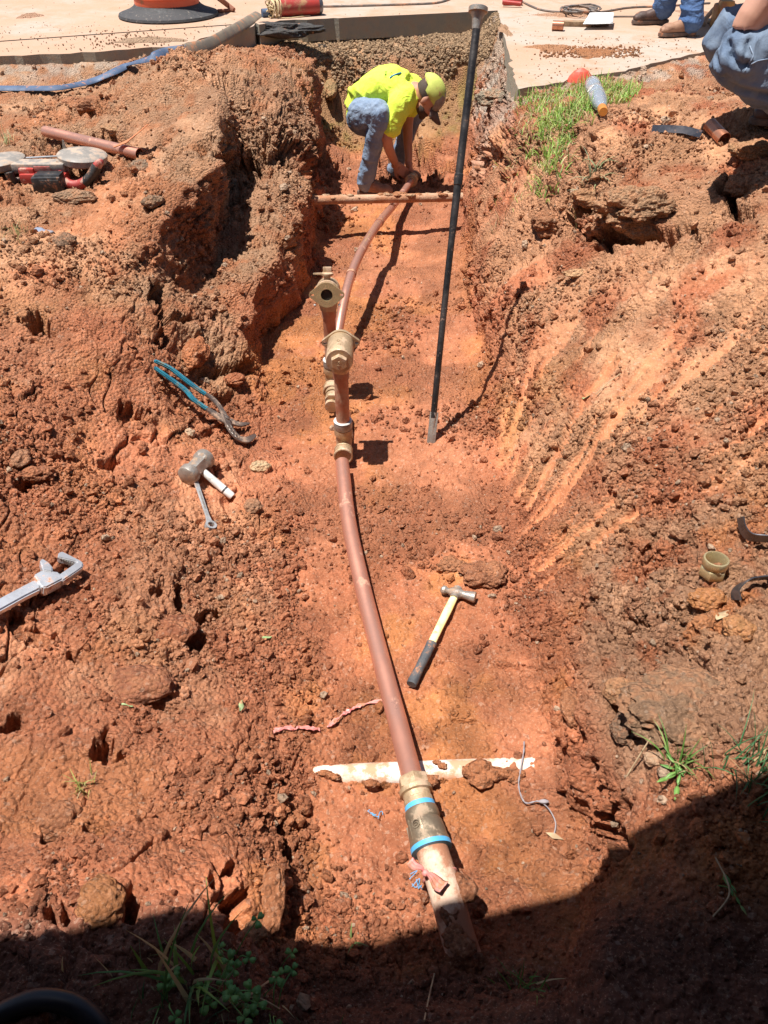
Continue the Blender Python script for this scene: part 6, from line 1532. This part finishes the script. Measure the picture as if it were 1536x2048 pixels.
clod(378, 868, 12, 10, (.70, .55, .42), 'pale pebble left of the plier jaws', 10, sub=3, name='pale_stone', cat='stone')
clod(402, 862, 17, 15, (.45, .17, .09), 'pointed red clod just left of the plier jaws', 11, sub=4)
clod(1250, 1390, 38, 24, (.42, .23, .13), 'overhanging tan slab of soil above the dark hole on the right', 12, amp=.2, rz=1.0)
clod(1385, 1410, 108, 62, (.31, .19, .125), 'broad grey-brown soil block with grass roots at the lower right', 13, sub=6, amp=.38, rz=.45, sink=-.05)
clod(1262, 1462, 36, 26, GRY, 'dark rooty clump of topsoil left of the broad grey block', 14, amp=.4)
clod(1275, 425, 78, 38, (.40, .24, .15), 'big craggy clod jutting over a dark hollow in the right mound', 15, sub=6, amp=.55, rz=.8, sink=.1)
clod(1185, 400, 40, 22, (.42, .23, .13), 'brown clod left of the big dark clod on the right mound', 16, amp=.35)
clod(1100, 450, 30, 26, (.34, .16, .09), 'reddish clod at the top of the right trench wall', 17, amp=.4)
clod(1500, 305, 42, 22, (.50, .29, .17), 'tan clod at the right edge in front of the squatting person', 18, amp=.3)
clod(1478, 380, 26, 22, (.36, .18, .11), 'brown clod beside the deep hole at the right', 19, amp=.4)
clod(1140, 212, 20, 17, (.46, .22, .12), 'brown clod sitting in the grass left of the bottle', 20, sub=4)
clod(1112, 158, 16, 7, (.50, .24, .09), 'small orange clod at the paving edge left of the red plastic cover', 21, sub=4)
clod(1095, 150, 13, 5, (.52, .28, .12), 'flat orange clod on the paving edge behind the orange one', 22, sub=4)
clod(1160, 548, 30, 9, (.62, .40, .24), 'pale flat stone on the upper right slope', 23, sub=4, name='pale_stone', cat='stone')
clod(470, 103, 8, 6, (.75, .66, .55), 'small white stone on the far left mound below the hose', 24, sub=3, name='pale_stone', cat='stone')
clod(180, 218, 45, 22, (.36, .16, .09), 'dark red clod on the left bank behind the copper pipe', 25, amp=.35)
clod(230, 262, 34, 14, (.46, .28, .17), 'tan clod resting against the far side of the loose copper pipe', 26, amp=.3)
clod(150, 398, 40, 16, (.34, .22, .15), 'flat grey-brown clod on the left bank in front of the band saw', 27, amp=.3)
clod(130, 492, 26, 22, (.24, .155, .11), 'dark clod beside the crumpled clear plastic', 28, amp=.35)
clod(305, 405, 20, 16, (.25, .17, .12), 'grey clod at the lip of the left cliff', 29, sub=4, amp=.4)
clod(285, 338, 26, 16, (.26, .19, .145), 'dark grey clod near the open end of the loose copper pipe', 30, sub=4, amp=.4)
clod(40, 920, 16, 20, (.38, .20, .13), 'angular brown clod on the left slope above the pipe wrench', 31, sub=4)
clod(75, 952, 34, 20, (.36, .14, .08), 'rough red clod left of the short sledge near the left edge', 32, amp=.4)
clod(60, 1290, 60, 44, (.38, .14, .07), 'large cracked red clod below the pipe wrench', 33, amp=.28, sink=.0)
clod(348, 1262, 42, 32, (.34, .125, .07), 'crusty red clod beside the branching crack on the left', 34, amp=.35, sink=.0)
clod(270, 1370, 80, 38, (.34, .135, .08), 'broad dark red slab of soil on the left slope', 35, amp=.2, sink=-.1)
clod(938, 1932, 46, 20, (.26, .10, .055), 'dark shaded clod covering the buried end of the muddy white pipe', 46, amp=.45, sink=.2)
clod(205, 1810, 44, 36, (.40, .17, .075), 'orange clod just above the shade line on the left', 36, amp=.3)
clod(120, 1640, 46, 34, (.34, .14, .075), 'lumpy red clod on the near left bank below the dark hole', 37, amp=.35, sink=.0)
clod(540, 1790, 26, 60, (.40, .16, .08), 'tall crumbly clod standing left of the deep near crack', 38, amp=.35, sink=.1)
clod(505, 1872, 26, 20, (.48, .24, .13), 'pointed tan clod at the foot of the near crack', 39, sub=4, amp=.4)
clod(1145, 1415, 20, 34, (.40, .17, .09), 'narrow red clod left of the tan overhanging slab', 40, sub=4, amp=.35)
clod(1310, 1520, 22, 13, (.56, .38, .27), 'pale pinkish stone left of the broad-leaved weed', 41, sub=4, name='pale_stone', cat='stone')
clod(640, 95, 18, 6, (.04, .038, .04), 'black lump of asphalt under the paving edge', 42, sub=4, amp=.5, name='asphalt_lump', cat='asphalt')
for i in range(9):
    pass
o = lump('asphalt_underside', P(555, 60, .705), (.30, .075, .05), 5, M['asphalt'], None, .45, seed=51, colr=(.04, .04, .04)); tag(o, 'crumbling black asphalt chunk beneath the paving at the back left of the trench', 'asphalt')
clod(1000, 200, 34, 20, (.30, .26, .21), 'grey gravelly lump of road base at the right rim of the trench', 43, amp=.45)
clod(660, 180, 14, 50, (.36, .25, .13), 'tall yellowish pillar of soil at the back left corner of the trench', 44, amp=.22, rz=1.0)

# assumed canopy added out of view; its straight edge throws the near shade
ct = grp('added_shade_canopy', (-.3, -1.2, .44), 'assumed dark canopy added out of view behind the camera to shade the near end', 'canopy')
hC = 2.55
def back(p_): return V3((p_.x - SX * (hC - p_.z), p_.y - SY * (hC - p_.z), hC))
e1, e2, e3 = back(hit(60, 1872)[0]), back(hit(860, 1856)[0]), back(hit(1400, 1592)[0])
ed1 = (e2 - e1); ed2 = (e3 - e2)
A0 = e1 - ed1.normalized() * 2.0; A3 = e3 + ed2.normalized() * 1.8
A0.z = hC; A3.z = hC
top = [A0, e1, e2, e3, A3, V3((A3.x, -3.2, hC)), V3((A0.x, -3.2, hC))]
m = MB(); n = len(top); vs_ = [q + V3((0, 0, .0)) for q in top] + [q + V3((0, 0, .03)) for q in top] + [V3((-.3, -1.4, hC + .6))]
fs_ = [tuple(range(n))] + [(i, (i + 1) % n, n + (i + 1) % n, n + i) for i in range(n)] + [(n + i, n + (i + 1) % n, 2 * n) for i in range(n)]
m._add(vs_, fs_); m.build('canopy_top', M['canvas'], ct)
for (x_, y_) in ((A0.x + .05, A0.y - .1), (A3.x - .05, A3.y - .1), (A3.x - .05, -3.15), (A0.x + .05, -3.15)):
    m = MB(); m.tube([V3((x_, y_, .40)), V3((x_, y_, hC))], .02, 12); m.build('pole', M['pole'], ct)
m = MB(); 
for (a_, b_) in (((A0.x, -3.2), (A3.x, -3.2)), ((A0.x, -3.2), (A0.x, A0.y - .15)), ((A3.x, -3.2), (A3.x, A3.y - .15))):
    c_ = V3(((a_[0] + b_[0]) / 2, (a_[1] + b_[1]) / 2, (hC + .5) / 2)); sx_ = max(abs(a_[0] - b_[0]), .006); sy_ = max(abs(a_[1] - b_[1]), .006); m.box(c_, (sx_, sy_, hC - .52))
m.build('added_shade_wall', M['canvas'], ct)  # tarp walls added to block sky light and darken the shade
